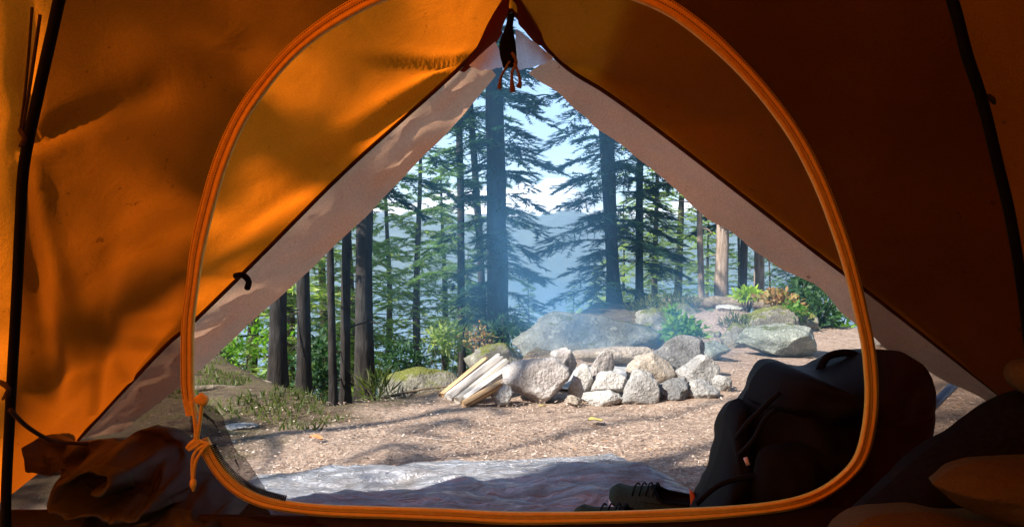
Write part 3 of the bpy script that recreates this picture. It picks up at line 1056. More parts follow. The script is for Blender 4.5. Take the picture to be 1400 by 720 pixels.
# unseen conifers added beside and behind the tent to block sky light
SH = [(5.6, 1.4, 'm', 0.9), (3.4, -4.6, 'b', 1.0), (6.4, -1.8, 'b', 1.1), (0.2, -5.2, 'm', 0.8)]
for (x, y, k, s) in SH:
    o = copy_tree(PR[k])
    o.location = (x, y, 0)
    o.scale = (s, s, s)
    o.rotation_euler = (0, 0, x)
    tag(o, 'unseen conifer added beside the tent to block sky light', 'tree', 'added shade conifers beside the tent')
# unseen conifers added on the right, low dense crowns shaped to darken the tent
big = empty('conifer', (2.15, -0.5, 0))
pth = make_path(0, 0, 0, 11, 0, 0, 0.03, 6)
trunk_mesh(pth, 0, 11, 0.17, 0.03, 12, 24, 6).build('trunk', M['bark_dark'], None)
tr_ = COL.objects[-1]
tr_.parent = big
v, f, mi = conifer_crown(303, pth, 1.95, 10.8, nbr=150, Lmax=2.2, ntw=26, nbl=8, bl=.13, bw=.05, droop=.18, low=.5, bare=0.05)
me = mesh_np('crown', v, f, 3, [M['needle_blue'], M['bark_dark']], mi)
o = bpy.data.objects.new('crown', me)
COL.objects.link(o)
o.parent = big
for i, (x, y) in enumerate([(2.15, -0.5), (2.5, 1.1), (1.9, -2.2), (3.6, -0.9)]):
    o = big if i == 0 else copy_tree(big)
    o.location = (x, y, 0)
    o.rotation_euler = (0, 0, i * 1.9)
    tag(o, 'unseen tall dense conifer added to darken the right side of the tent', 'tree', 'added shade conifers over the tent')
for (x, y, k, s) in [(-5.32, -2.22, 'b', 0.95), (-4.36, -5.22, 'b', 1.0), (-3.17, -6.13, 'b', 1.0), (-5.96, -7.34, 'b', 1.3), (-4.2, -8.22, 'b', 1.2), (-7.49, -7.74, 'b', 1.3)]:  # unseen conifers added to shade the roof and the ground right of the tent
    o = copy_tree(PR[k])
    o.location = (x, y, 0)
    o.scale = (s, s, s)
    o.rotation_euler = (0, 0, x * 3)
    if s == 0.95:
        o.scale = (0.22, 0.22, 0.95)
    tag(o, 'unseen conifer added behind the left side of the tent to shade roof and ground', 'tree', 'added shade conifers behind the tent')
# a bare snag close to the tent: its trunk and limbs throw the dark bands on the left fabric
sa = P(158, 300, 1.24)
snag = empty('bare_snag', (sa.x + SUN_TO.x * 6.0, sa.y + SUN_TO.y * 6.0, 0), 'bare dead snag beside the tent whose shadow bands the left fabric', 'tree')
sl = ROOTLOC[snag.name]
spath = make_path(sl.x, sl.y, 0, 7.0, -0.05, 0.02, 0.02, 3)
trunk_mesh(spath, 0, 8.5, 0.045, 0.02, 14, 40, 4).build('trunk', M['bark_dark'], snag)
for (qa, qb, ta, tb, ra, rb2) in ((P(265, 240, 1.22), P(100, -20, 1.08), 5.2, 5.9, .04, .045), (P(335, 125, 1.2), P(180, 0, 1.1), 5.2, 6.0, .03, .035)):
    A = qa + SUN_TO * ta
    B = qb + SUN_TO * tb
    T = Vector(spath(B.z + 0.3))
    mb = MB()
    mb.tube(resample([T, B, A], 18, smooth=False), [rb2 + (ra - rb2) * i / 17 for i in range(18)], 8)
    mb.build('limb', M['bark_dark'], snag)

for (gx_, gy_, k_, hh, r_, lab) in ((-0.45, 2.50, 4.0, 4.6, .05, 'slim sparse sapling left of the clearing, shading a band of ground'), (0.15, 2.30, 4.6, 5.2, .03, 'thin leaning bare sapling behind the left of the tent')):
    bx_, by_ = gx_ + SUN_TO.x / math.hypot(SUN_TO.x, SUN_TO.y) * k_, gy_ + SUN_TO.y / math.hypot(SUN_TO.x, SUN_TO.y) * k_
    root = empty('bare_sapling', (bx_, by_, 0), lab, 'tree', 'bare trees left of the tent')
    pth = make_path(bx_, by_, 0, hh, 0.15, 0.1, 0.05, gx_)
    trunk_mesh(pth, 0, hh, r_, r_ * .4, 10, 30, 9).build('trunk', M['bark_dark'], root)
    for j in range(5):
        zz = hh * (.45 + .1 * j)
        q0 = Vector(pth(zz)); aa = j * 2.4
        mb = MB()
        mb.tube(resample([q0, q0 + Vector((math.cos(aa) * .3, math.sin(aa) * .3, .05)), q0 + Vector((math.cos(aa) * .7, math.sin(aa) * .7, -.05))], 10), [r_ * .35 * (1 - .8 * i / 9) for i in range(10)], 6)
        mb.build('limb', M['bark_dark'], root)
    if r_ > .04:
        v, f, mi = conifer_crown(41, pth, hh * .40, hh * .98, nbr=10, Lmax=0.6, ntw=8, nbl=6, bl=.06, bw=.025)
        me = mesh_np('crown', v - np.array([bx_, by_, 0]), f, 3, [M['needle_blue'], M['bark_dark']], mi)
        o = bpy.data.objects.new('crown', me)
        COL.objects.link(o)
        o.parent = root

# ------------------------------------------------------------------ shrubs, plants, grass, litter


def leaf_cloud(seed, c, r, n, ll, lw, up=0.5):
    rg = np.random.default_rng(seed)
    d = rg.normal(0, 1, (n, 3))
    d /= np.linalg.norm(d, axis=1, keepdims=True)
    rad = rg.uniform(0.25, 1.0, (n, 1)) ** 0.6
    lump = 0.75 + 0.35 * np.sin(d[:, :1] * 5 + seed) * np.cos(d[:, 1:2] * 6) + 0.15 * np.sin(d[:, 2:3] * 9)
    p = np.array(c) + d * rad * lump * np.array(r)
    dirv = d * 0.6 + rg.normal(0, 0.6, (n, 3)) + np.array([0, 0, up - 0.4])
    dirv /= np.linalg.norm(dirv, axis=1, keepdims=True)
    nrm = rg.normal(0, 0.6, (n, 3)) + np.array([0, -0.2, 0.9])
    side = np.cross(dirv, nrm)
    side /= (np.linalg.norm(side, axis=1, keepdims=True) + 1e-9)
    L = ll * rg.uniform(0.6, 1.3, (n, 1)); W = lw * rg.uniform(0.7, 1.2, (n, 1))
    fold = np.cross(side, dirv) * W * 0.15
    a = p
    b = p + dirv * L * 0.45 + side * W / 2 + fold
    cc = p + dirv * L
    e = p + dirv * L * 0.45 - side * W / 2 + fold
    V = np.stack([a, b, cc, e], axis=1).reshape(-1, 3)
    return V


def shrub(label, cpx, cpy, Yd, wpx, hpx, mat, n=260, ll=0.07, lw=0.03, seed=1, cat='shrub', name='shrub', up=0.6, group=None):
    c = P(cpx, cpy, Yd)
    rx = wpx * Yd / F / 2; rz = hpx * Yd / F / 2
    base = Vector((c.x, Yd, min(tz(c.x, Yd), c.z - rz)))
    root = empty(name, base, label, cat, group)
    V = leaf_cloud(seed, c, (rx, rx * 0.8, rz), n, ll, lw, up) - np.array(base)
    me = mesh_np('foliage', V, np.arange(len(V)), 4, [mat])
    o = bpy.data.objects.new('foliage', me)
    COL.objects.link(o)
    o.parent = root
    mb = MB()
    rg = random.Random(seed)
    for _ in range(7):
        tip = c + Vector((rg.uniform(-.8, .8) * rx, rg.uniform(-.6, .6) * rx, rg.uniform(-.3, .8) * rz))
        mid = base.lerp(tip, 0.5) + Vector((rg.uniform(-.1, .1) * rx, 0, 0.1 * rz))
        mb.tube(resample([base, mid, tip], 7), [0.006, 0.0055, 0.005, 0.0045, 0.004, 0.003, 0.002], 5)
    mb.build('stem', M['bark_mid'], root)
    return root


shrub('bright green leafy plant behind the dark grey fire ring stone', 934, 451, 4.1, 66, 36, M['leaf_bright'], 420, 0.055, 0.026, 1, 'plant', 'plant')
shrub('low bright green sprig beside the path near the mossy stone', 918, 432, 4.7, 34, 20, M['leaf_bright'], 140, 0.05, 0.024, 12, 'plant', 'plant')
shrub('lime green shrub at the foot of the right trunks', 1022, 402, 5.6, 40, 18, M['leaf_lime'], 260, 0.06, 0.03, 2)
shrub('rusty pink leaved shrub on top of the mossy boulder', 1062, 408, 5.3, 54, 24, M['leaf_rust'], 360, 0.045, 0.03, 3)
shrub('small rusty shrub hanging over the right end of the mossy boulder', 1084, 424, 5.1, 34, 36, M['leaf_rust'], 220, 0.05, 0.026, 4)
shrub('dark glossy bush at the right edge of the bank', 1118, 428, 5.4, 76, 66, M['leaf_dark'], 420, 0.075, 0.032, 5)
shrub('glossy bush with lit leaf tips beside the orange door piping', 1150, 436, 5.8, 60, 56, M['leaf_bright'], 170, 0.075, 0.03, 6)
shrub('dense dark bush at the right edge above the smooth boulder', 1102, 395, 6.6, 60, 44, M['leaf_dark'], 300, 0.085, 0.035, 7)
shrub('sunlit green bush behind the leftmost dark trunk', 330, 466, 6.6, 150, 90, M['leaf_bright'], 420, 0.08, 0.035, 8)
shrub('shady green bush filling the gap between left trunks', 436, 500, 7.4, 90, 120, M['leaf_dark'], 620, 0.09, 0.045, 9)
shrub('low green bush between the thick dark trunk and mossy slab', 555, 492, 7.6, 110, 50, M['leaf_dark'], 400, 0.11, 0.03, 10)
shrub('leafless brown undergrowth at the foot of the main trunk', 690, 455, 6.2, 90, 60, M['leaf_dark'], 260, 0.08, 0.02, 11)
shrub('sunlit green bush beyond the mossy rock left of the slab', 612, 462, 7.0, 70, 46, M['needle_green'], 300, 0.10, 0.03, 13)
shrub('yellowish grass tuft on the drop edge before the thick dark trunk', 515, 538, 2.95, 60, 40, M['grass'], 130, 0.10, 0.008, 14, 'grass tuft', 'grass_tuft', 1.4)
shrub('pale grass tuft on the mossy bank left of the path', 888, 424, 5.0, 66, 28, M['grass'], 260, 0.09, 0.010, 15, 'grass tuft', 'grass_tuft', 1.0)

shrub('yellow green grass clump between the path rock and mossy boulder', 1008, 446, 4.5, 52, 34, M['grass'], 240, 0.07, 0.008, 21, 'grass tuft', 'grass_tuft', 1.1)
shrub('dry yellow grass clump on the ledge beside the fallen log', 928, 414, 5.4, 70, 22, M['grass'], 260, 0.08, 0.009, 22, 'grass tuft', 'grass_tuft', 1.1)
shrub('low green leaves growing over the dark mossy rock', 1084, 424, 4.85, 44, 22, M['leaf_bright'], 150, 0.05, 0.024, 23, 'plant', 'plant')
shrub('bare brown twigs and leaves behind the firewood at the drop', 655, 462, 4.4, 60, 46, M['leaf_rust'], 120, 0.04, 0.015, 24)
# moss and grass on the left bank
rg = np.random.default_rng(77)
n = 5200
gx = rg.uniform(-1.9, -0.62, n); gy = rg.uniform(2.25, 3.7, n)
ybv = np.interp(gx, YBX, YBY)
dens = np.array([fbm((a * 2.6, b * 2.6, 9), 3) for a, b in zip(gx, gy)])
ok = (gy < ybv + 0.15) & (gy > ybv - 0.75) & (dens > 0.12)
gx, gy = gx[ok], gy[ok]
gz = terrain(gx, gy)
m = len(gx)
p0 = np.stack([gx, gy, gz], axis=1)
dv = np.stack([rg.normal(0, .5, m), rg.normal(0, .5, m), np.ones(m)], axis=1)
dv /= np.linalg.norm(dv, axis=1, keepdims=True)
V = tri_blades(p0, dv, rg.uniform(0.015, 0.05, m), np.full(m, 0.008), rg.normal(0, 1, (m, 3)))
me = mesh_np('bank_grass', V, np.arange(len(V)), 3, [M['grass']])
o = bpy.data.objects.new('bank_grass', me)
COL.objects.link(o)
tag(o, 'short mossy grass on the left bank', 'grass', kind='stuff')

# needle litter, bark chips and twigs over the trodden ground
n = 70000
yy = 1.5 + 5.0 * rg.random(n) ** 1.5
xx = yy * rg.uniform(-0.62, 0.72, n)
ok = (yy < np.interp(xx, YBX, YBY) + 0.3) & (-xx + 0.62 * yy < 2.25 + 0.35 * rg.normal(0, 1, n))
xx, yy = xx[ok], yy[ok]
zz = terrain(xx, yy)
m = len(xx)
ang = rg.uniform(0, math.pi, m)
kind = rg.random(m)
L = np.where(kind < 0.7, rg.uniform(0.006, 0.018, m), np.where(kind < 0.994, rg.uniform(0.004, 0.009, m), rg.uniform(0.04, 0.10, m)))
W = np.where(kind < 0.7, rg.uniform(0.0010, 0.0022, m), np.where(kind < 0.994, rg.uniform(0.003, 0.007, m), rg.uniform(0.002, 0.004, m)))
d = np.stack([np.cos(ang), np.sin(ang), rg.normal(0, 0.18, m)], axis=1)
s_ = np.stack([-np.sin(ang), np.cos(ang), rg.normal(0, 0.25, m)], axis=1)
c0 = np.stack([xx, yy, zz + rg.uniform(0.004, 0.016, m)], axis=1)
V = np.stack([c0 - d * L[:, None] / 2 - s_ * W[:, None] / 2, c0 + d * L[:, None] / 2 - s_ * W[:, None] / 2,
              c0 + d * L[:, None] / 2 + s_ * W[:, None] / 2, c0 - d * L[:, None] / 2 + s_ * W[:, None] / 2], axis=1).reshape(-1, 3)
me = mesh_np('needle_litter', V, np.arange(len(V)), 4, [M['litter']])
o = bpy.data.objects.new('needle_litter', me)
COL.objects.link(o)
tag(o, 'brown needle litter and bark chips over the trodden ground', 'litter', kind='stuff')


def dead_leaf(label, px, py, size, mat, rz):
    yv = PGY(py)
    c = P(px, py, yv)
    rows = []
    for i in range(9):
        s = i / 8.0
        w = 0.36 * math.sin(math.pi * s) ** 0.8 * size
        rows.append([c + Vector(((s - .5) * size * math.cos(rz) - k * w * math.sin(rz), (s - .5) * size * math.sin(rz) + k * w * math.cos(rz),
                                 0.020 + 0.006 * abs(k) + 0.004 * math.sin(s * 5))) for k in (-1, -.5, 0, .5, 1)])
    mb = MB()
    mb.grid(rows)
    tag(mb.build('fallen_leaf', mat, base=c), label, 'leaf', 'fallen leaves on the clearing')


dead_leaf('yellow green fallen leaf on the ground before the fire ring', 814, 582, 0.06, M['leaf_yellow'], 0.3)
dead_leaf('orange brown fallen leaf on the ground near the left bank', 432, 607, 0.05, M['leaf_orange'], -0.2)
dead_leaf('tan fallen leaf on the ground below the largest stone', 742, 562, 0.045, M['leaf_yellow'], 1.0)

# ------------------------------------------------------------------ the tent
tent = empty('tent', (0, 0, 0), 'orange two person tent with open D shaped net door and A shaped rainfly opening', 'tent')

HY = 1.40
LT = [P(108, 600, HY), P(220, 480, HY), P(265, 440, HY), P(350, 357, HY), P(475, 232, HY), P(630, 92, HY - .01), P(698, 14, HY - .03)]
RT = [P(698, 14, HY - .03), P(769, 89, HY - .01), P(832, 130, HY), P(919, 194, HY), P(1100, 334, HY), P(1187, 400, HY), P(1369, 542, HY)]
# the fly: rows from the front hem to the back, each left half then right half
NS = 110
ARCH = [(-1.00, 0.08), (-0.965, 0.35), (-0.87, 0.70), (-0.66, 1.05), (-0.34, 1.31), (0.0, 1.40)]


def arch_row(y, sx, sz, dz=0.0):
    l = [Vector((a * sx, y, max(b * sz + dz, 0.04))) for a, b in ARCH]
    r = [Vector((-a * sx, y, max(b * sz + dz, 0.04))) for a, b in reversed(ARCH)]
    return resample(l, NS), resample(r, NS)


hem = (resample(LT, NS), resample(RT, NS))
back = [arch_row(0.95, 1.03, 1.05), arch_row(0.0, 1.06, 1.02), arch_row(-1.0, 1.0, 0.9), arch_row(-1.6, 0.85, 0.75)]
rowsA = [hem] + back
vlist = []
for i, cnt in ((0, 80), (1, 16), (2, 12), (3, 8)):
    for k in range(cnt):
        vlist.append((i, k / cnt))
vlist.append((3, 1.0))
CREASES = [  # (start, end, amplitude along the outward normal, width)
    (P(640, 96, 1.37), P(330, 62, 1.08), -0.026, 0.022),
    (P(640, 96, 1.37), P(300, 190, 1.15), 0.012, 0.03),
    (P(475, 232, 1.39), P(330, 150, 1.16), -0.010, 0.018),
    (P(30, 185, 1.13), P(210, 120, 1.14), -0.024, 0.018),
    (P(30, 185, 1.13), P(90, 190, 1.14), 0.010, 0.012),
    (P(30, 185, 1.13), P(95, 520, 1.28), 0.034, 0.020),
    (P(30, 185, 1.13), P(70, 560, 1.28), -0.032, 0.022),
    (P(30, 185, 1.13), P(60, -60, 1.05), 0.012, 0.012),
    (P(30, 185, 1.13), P(44, -60, 1.05), -0.034, 0.014),
    (P(130, 560, 1.36), P(150, 300, 1.22), -0.012, 0.018),
    (P(220, 540, 1.38), P(260, 330, 1.25), 0.012, 0.03),
    (P(760, 82, 1.37), P(890, 48, 1.2), -0.022, 0.03),
    (P(760, 82, 1.37), P(1050, 190, 1.15), 0.012, 0.03),
    (P(760, 100, 1.37), P(1000, 260, 1.25), -0.008, 0.03),
    (P(1350, 140, 1.1), P(1180, 130, 1.12), -0.012, 0.02),
    (P(650, 85, 1.38), P(120, 330, 1.2), 0.014, 0.028),
    (P(650, 85, 1.38), P(100, 470, 1.25), -0.014, 0.028),
    (P(650, 85, 1.38), P(200, 60, 1.05), 0.016, 0.025),
    (P(335, 380, 1.39), P(180, 330, 1.24), -0.010, 0.018),
    (P(265, 440, 1.39), P(130, 420, 1.26), 0.010, 0.018),
    (P(180, 520, 1.39), P(110, 380, 1.26), -0.012, 0.018),
    (P(20, 530, 1.2), P(130, 480, 1.3), -0.014, 0.02),
    (P(20, 530, 1.2), P(120, 590, 1.36), 0.014, 0.02),
    (P(900, 180, 1.39), P(1250, 120, 1.15), 0.010, 0.025),
    (P(1100, 334, 1.39), P(1350, 300, 1.2), -0.010, 0.025),
]


def fly_point(i, t, side, k):
    a = rowsA[i][side][k]; b = rowsA[i + 1][side][k]
    if i == 0:
        return a.lerp(b, t)
    pa = rowsA[i - 1][side][k]; pb = rowsA[min(i + 2, len(rowsA) - 1)][side][k]
    m1 = (b - pa) * 0.5 if i > 1 else (b - a) * 0.8
    m2 = (pb - a) * 0.5
    t2, t3 = t * t, t ** 3
    return a * (2 * t3 - 3 * t2 + 1) + m1 * (t3 - 2 * t2 + t) + b * (-2 * t3 + 3 * t2) + m2 * (t3 - t2)


grid0 = []
for (i, t) in vlist:
    grid0.append([fly_point(i, t, 0, k) for k in range(NS)] + [fly_point(i, t, 1, k) for k in range(1, NS)])
NU = len(grid0[0])
# lay each crease on the cloth: its way points snap to the nearest cloth point along the same line of sight
gv = [p for r in grid0[:96] for p in r]
GX = np.array([700 + F * p.x / max(p.y, 0.3) for p in gv])
GY = np.array([340 - F * (p.z - CAMZ) / max(p.y, 0.3) for p in gv])
CRS = []
for a_, b_, amp, w_ in CREASES:
    way = []
    for k in range(7):
        q = a_.lerp(b_, k / 6.0)
        d2 = (GX - (700 + F * q.x / q.y)) ** 2 + (GY - (340 - F * (q.z - CAMZ) / q.y)) ** 2
        way.append(np.array(gv[int(np.argmin(d2))]))
    CRS.append((np.array(way), amp, w_))


def crease(p):
    q = np.array(p)
    tot = 0.0
    for way, amp, w in CRS:
        A_, B_ = way[:-1], way[1:]
        ab = B_ - A_
        l2 = (ab * ab).sum(1) + 1e-9
        t = np.clip(((q - A_) * ab).sum(1) / l2, 0, 1)
        dd = np.sqrt(((q - A_ - ab * t[:, None]) ** 2).sum(1))
        i = int(np.argmin(dd))
        if dd[i] < 4 * w:
            tt = (i + t[i]) / len(A_)
            tot += amp * (1 - 0.6 * tt) * math.exp(-(dd[i] / (w * (0.5 + 0.9 * tt))) ** 2)
    return tot


rows = []
for a in range(len(grid0)):
    row = []
    for b in range(NU):
        p = grid0[a][b]
        du = grid0[a][min(b + 1, NU - 1)] - grid0[a][max(b - 1, 0)]
        dv = grid0[min(a + 1, len(grid0) - 1)][b] - grid0[max(a - 1, 0)][b]
        n = du.cross(dv)
        n = n.normalized() if n.length > 1e-9 else Vector((0, 0, 1))
        # outward from the tent's axis
        if n.dot(p - Vector((0, p.y, 0.4))) < 0:
            n = -n
        pin = sstep(0, 5, a)
        sag = -0.03 * math.sin(math.pi * min(a / 80.0, 1.0)) * math.sin(math.pi * (b % (NS - 1)) / (NS - 1))
        wr = 0.014 * fbm((p.x * 2.4, p.y * 2.4, p.z * 1.6), 2) + 0.002 * fbm((p.x * 9, p.y * 9, p.z * 5), 4)
        row.append(p + n * (crease(p) * sstep(0, 3, a) + (sag + wr) * pin))
    rows.append(row)
mb = MB()
mb.grid(rows)
fly = mb.build('rainfly', M['fly'], tent)
# extra nylon layer added outside the right half of the fly to darken it
M['flap'] = fabric('shade_layer_nylon', (0.12, 0.034, 0.004), (0.78, 0.50, 0.04), 0.62, 0.65, 900, 0.22)
frows = []
for a in range(0, len(rows)):
    fr_ = []
    b0 = NS + 18
    for b in range(b0, NU):
        p = rows[a][b]
        du = rows[a][min(b + 1, NU - 1)] - rows[a][b - 1]
        dv = rows[min(a + 1, len(rows) - 1)][b] - rows[a - 1][b]
        n = du.cross(dv).normalized()
        if n.dot(p - Vector((0, p.y, 0.4))) < 0:
            n = -n
        fr_.append(p + n * (0.014 + 0.006 * fbm((p.x * 4, p.y * 4, p.z * 4 + 9), 3)))
    frows.append(fr_)
mb = MB()
mb.grid(frows)
mb.build('added_shade_layer', M['flap'], fly)


def band(name, outer, inner, mat, seed, parent=fly, n=70, m=9, amp=0.006, yoff=0.03):
    A = resample(outer, n); B = resample(inner, n)
    rows = []
    for j in range(m):
        s = j / (m - 1)
        row = []
        for k in range(n):
            p = A[k].lerp(B[k], s)
            p = p + Vector((0, yoff * s + amp * 3 * s * fbm((k * 0.11, s * 1.2, seed), 3) + amp * fbm((k * 0.3, s * 2.5, seed), 3), 0))
            q = 0.010 * s * fbm((k * 0.10, seed, 0.5), 3)
            row.append(p + Vector((q, 0, q)))
        rows.append(row)
    mb = MB()
    mb.grid(rows)
    return mb.build(name, mat, parent)


o_l = [P(108, 600, HY + .005), P(220, 480, HY + .005), P(350, 357, HY + .005), P(475, 232, HY + .005), P(575, 143, HY), P(655, 72, HY - .005)]
i_l = [P(152, 597, HY), P(245, 525, HY), P(350, 430, HY), P(430, 357, HY), P(500, 290, HY), P(605, 182, HY), P(678, 98, HY - .01)]
band('hem_band', o_l, i_l, M['band'], 1.0)
o_r = [P(752, 78, HY), P(832, 131, HY + .005), P(919, 195, HY + .005), P(1100, 335, HY + .005), P(1187, 401, HY + .005), P(1369, 543, HY + .005)]
i_r = [P(722, 96, HY), P(773, 131, HY), P(850, 194, HY), P(990, 305, HY), P(1127, 401, HY), P(1189, 448, HY), P(1251, 490, HY), P(1362, 556, HY)]
band('hem_band', o_r, i_r, M['band'], 5.0)
# the pale folded-over ends of the band at the apex
band('hem_corner', [P(641, 90, HY - .060), P(660, 72, HY - .064), P(677, 57, HY - .068)], [P(655, 93, HY - .05), P(672, 90, HY - .05), P(690, 88, HY - .05)], M['white_band'], 8.0, n=16, m=6, amp=0.003)
band('hem_corner', [P(705, 40, HY - .068), P(728, 56, HY - .064), P(757, 79, HY - .060)], [P(706, 88, HY - .05), P(722, 86, HY - .05), P(745, 82, HY - .05)], M['white_band'], 9.0, n=16, m=6, amp=0.003)
for pts in (LT, RT):
    mb = MB()
    q = [p + Vector((0, -0.004, 0)) for p in resample(pts, 80)]
    mb.tube(q, 0.0044, 8)
    mb.build('hem_binding', M['trim'], fly)
# maroon reinforcement at the apex
Aq = [P(699, -20, HY - .075), P(685, 2, HY - .06), P(668, 30, HY - .045), P(655, 58, HY - .03), P(640, 84, HY - .02), P(628, 97, HY - .018)]
Bq = [P(699, -20, HY - .07), P(697, 5, HY - .055), P(690, 34, HY - .04), P(680, 56, HY - .03), P(662, 76, HY - .02), P(640, 95, HY - .018)]
Cq = [P(699, -20, HY - .075), P(716, 4, HY - .06), P(735, 32, HY - .045), P(746, 60, HY - .03), P(768, 84, HY - .02), P(786, 98, HY - .018)]
Dq = [P(699, -20, HY - .07), P(701, 5, HY - .055), P(705, 34, HY - .04), P(720, 50, HY - .03), P(745, 74, HY - .02), P(770, 93, HY - .018)]
band('apex_patch', Aq, Bq, M['maroon'], 2.0, n=30, m=6, amp=0.002, yoff=0.0)
band('apex_patch', Cq, Dq, M['maroon'], 3.0, n=30, m=6, amp=0.002, yoff=0.0)
# black strap and its toggled cords at the apex
mb = MB()
st = resample([P(699, 20, HY - .075), P(695, 45, HY - .07), P(694, 65, HY - .065), P(697, 92, HY - .06)], 14)
rows = []
for i, p in enumerate(st):
    w = 0.007 + 0.010 * sstep(2, 8, i) - 0.003 * sstep(10, 13, i)
    rows.append([p + Vector((math.cos(a) * w, math.sin(a) * 0.007, 0)) for a in [2 * math.pi * k / 12 for k in range(12)]])
mb.grid(rows, True)
mb.f.append(tuple(range((len(st) - 1) * 12, len(st) * 12)))
mb.build('apex_strap', M['black'], fly)
M['redcord'] = simple('red_tan_cord', (0.16, 0.05, 0.03), (0.34, 0.24, 0.14), 260, 0.7, 0.4, 0.001)
for pts, r in (([(700, 72), (706, 86), (700, 100), (701, 126)], .0032), ([(697, 84), (690, 96), (684, 108), (683, 122)], .0024), ([(703, 86), (708, 98), (711, 112), (709, 120)], .0030)):
    mb = MB()
    q = resample([P(a, b, HY - .075) for a, b in pts], 14)
    mb.tube(q, [r * (1.0 + 0.8 * sstep(9, 12, i)) for i in range(14)], 7)
    mb.build('apex_cord', M['redcord'], fly)
# black hook holding the rolled hem
mb = MB()
mb.tube(resample([P(322, 377, HY - .02), P(332, 376, HY - .035), P(340, 384, HY - .03), P(338, 394, HY - .02)], 12), 0.0065, 8)
mb.build('hem_toggle', M['black'], fly)
# ties that hold the fly to the poles
for a in ([P(26, 176, .96), P(34, 190, .95), P(27, 200, .96)], [P(-2, 520, .98), P(12, 532, .95), P(4, 545, .97)], [P(1336, 138, .96), P(1352, 132, .95), P(1360, 142, .96)]):
    mb = MB()
    mb.tube(resample(a, 8), [0.002, .0035, .004, .0035, .0035, .004, .003, .002], 8)
    mb.build('pole_tie', M['stitch'], fly)
mb = MB()
mb.tube(resample([P(55, 20, .93), P(42, 110, .95), P(30, 182, .97)], 10), 0.0022, 6)
mb.tube(resample([P(44, 10, .93), P(36, 110, .95), P(27, 182, .97)], 10), 0.0018, 6)
mb.build('pole_tie_cord', M['stitch'], fly)
# brown guy cord from the pole foot to the collapsed door
mb = MB()
mb.tube(resample([P(14, 560, .98), P(40, 585, 1.05), P(75, 603, 1.15), P(120, 606, 1.2)], 16), 0.0035, 7)
mb.build('door_tie', M['stitch'], tent)


# inner tent: plane of the net wall leans towards the camera at the top
def wy(py):
    return 1.15 - 0.20 * (705 - py) / 740.0


def W(px, py, dy=0.0):
    return P(px, py, wy(py) + dy)


DL = [(700, 707), (620, 703), (540, 700), (450, 697), (400, 692), (360, 684), (330, 670), (305, 648), (288, 622), (276, 600), (264, 566), (258, 535),
      (257, 490), (258, 440), (264, 390), (271, 340), (285, 280), (303, 220), (330, 160), (365, 110), (405, 66), (455, 28), (515, -4), (590, -26), (690, -38),
      (790, -30), (860, -12), (915, 12), (965, 48), (1010, 90), (1050, 135), (1088, 188), (1118, 245), (1142, 305), (1160, 360), (1176, 425), (1187, 480),
      (1191, 540), (1186, 590), (1174, 628), (1150, 655), (1115, 677), (1070, 690), (1000, 698), (920, 703), (820, 706)]
POLE = [(10, 760), (8, 690), (14, 560), (22, 420), (28, 300), (33, 225), (50, 140), (70, 50), (92, -40), (135, -140), (220, -250), (380, -335), (560, -370), (700, -378),
        (860, -368), (1010, -335), (1140, -262), (1230, -160), (1280, -60), (1305, 10), (1322, 75), (1343, 138), (1362, 215), (1384, 310), (1402, 430), (1415, 560), (1422, 690), (1424, 760)]
poleL = [P(a, b, wy(b) - 0.05 if b < 500 else wy(500) - 0.05) for a, b in POLE]
mb = MB()
pl = resample(poleL, 160)
mb.tube(pl, 0.0075, 10)
mb.build('pole', M['pole'], tent)
# outline of the net wall: inside of the pole
inner_c = W(700, 360)
NA = 220
Dpts = resample([W(a, b) for a, b in DL + [DL[0]]], NA + 1)[:-1]
outl = []
polypole = resample([W(a, min(b, 740)) for a, b in POLE] , 300) + resample([W(1424, 740), W(10, 740)], 120)[1:-1]
ang = [(math.atan2(p.z - inner_c.z, p.x - inner_c.x), p) for p in polypole]
for d in Dpts:
    a = math.atan2(d.z - inner_c.z, d.x - inner_c.x)
    best = min(ang, key=lambda q: abs((q[0] - a + math.pi) % (2 * math.pi) - math.pi))[1]
    outl.append(best)
rows = []
for j in range(8):
    s = j / 7.0
    rows.append([Dpts[k].lerp(outl[k], s) + Vector((0, 0.012 * math.sin(math.pi * s) * fbm((k * 0.06, s * 2, 0), 3), 0)) for k in range(NA)])
mb = MB()
mb.grid(rows, True)
netwall = mb.build('net_wall', M['net'], tent)

# door piping: zip tape with two beads, and stitches
pp = resample([W(a, b, -0.006) for a, b in DL[10:] + DL[:10]], 420)
prof = [(-0.0125, -0.001), (-0.0122, 0.006), (-0.009, 0.0085), (-0.006, 0.006), (-0.0035, 0.0035), (0.0, 0.0032), (0.003, 0.0055), (0.0055, 0.0075), (0.0085, 0.0055), (0.0100, 0.003),
        (0.0135, 0.0028), (0.014, -0.001)]
rows = []
fr = []
for i, p in enumerate(pp):
    tng = (pp[min(i + 1, len(pp) - 1)] - pp[max(i - 1, 0)]).normalized()
    nrm = Vector((0, -1, 0)); nrm = (nrm - tng * nrm.dot(tng)).normalized()
    out = tng.cross(nrm).normalized()
    if out.dot(p - inner_c) < 0:
        out = -out
    sc = 0.82 + 0.14 * fbm((i * 0.03, 2.0, 0), 3)
    fr.append((p, tng, nrm, out, sc))
    rows.append([p + out * a * sc + nrm * b for a, b in prof])
mb = MB()
mb.grid(rows, True)
n12 = len(prof)
mb.f.append(tuple(range(n12)))
mb.f.append(tuple((len(pp) - 1) * n12 + k for k in range(n12 - 1, -1, -1)))
piping = mb.build('door_piping', M['tape'], tent)
mb = MB()
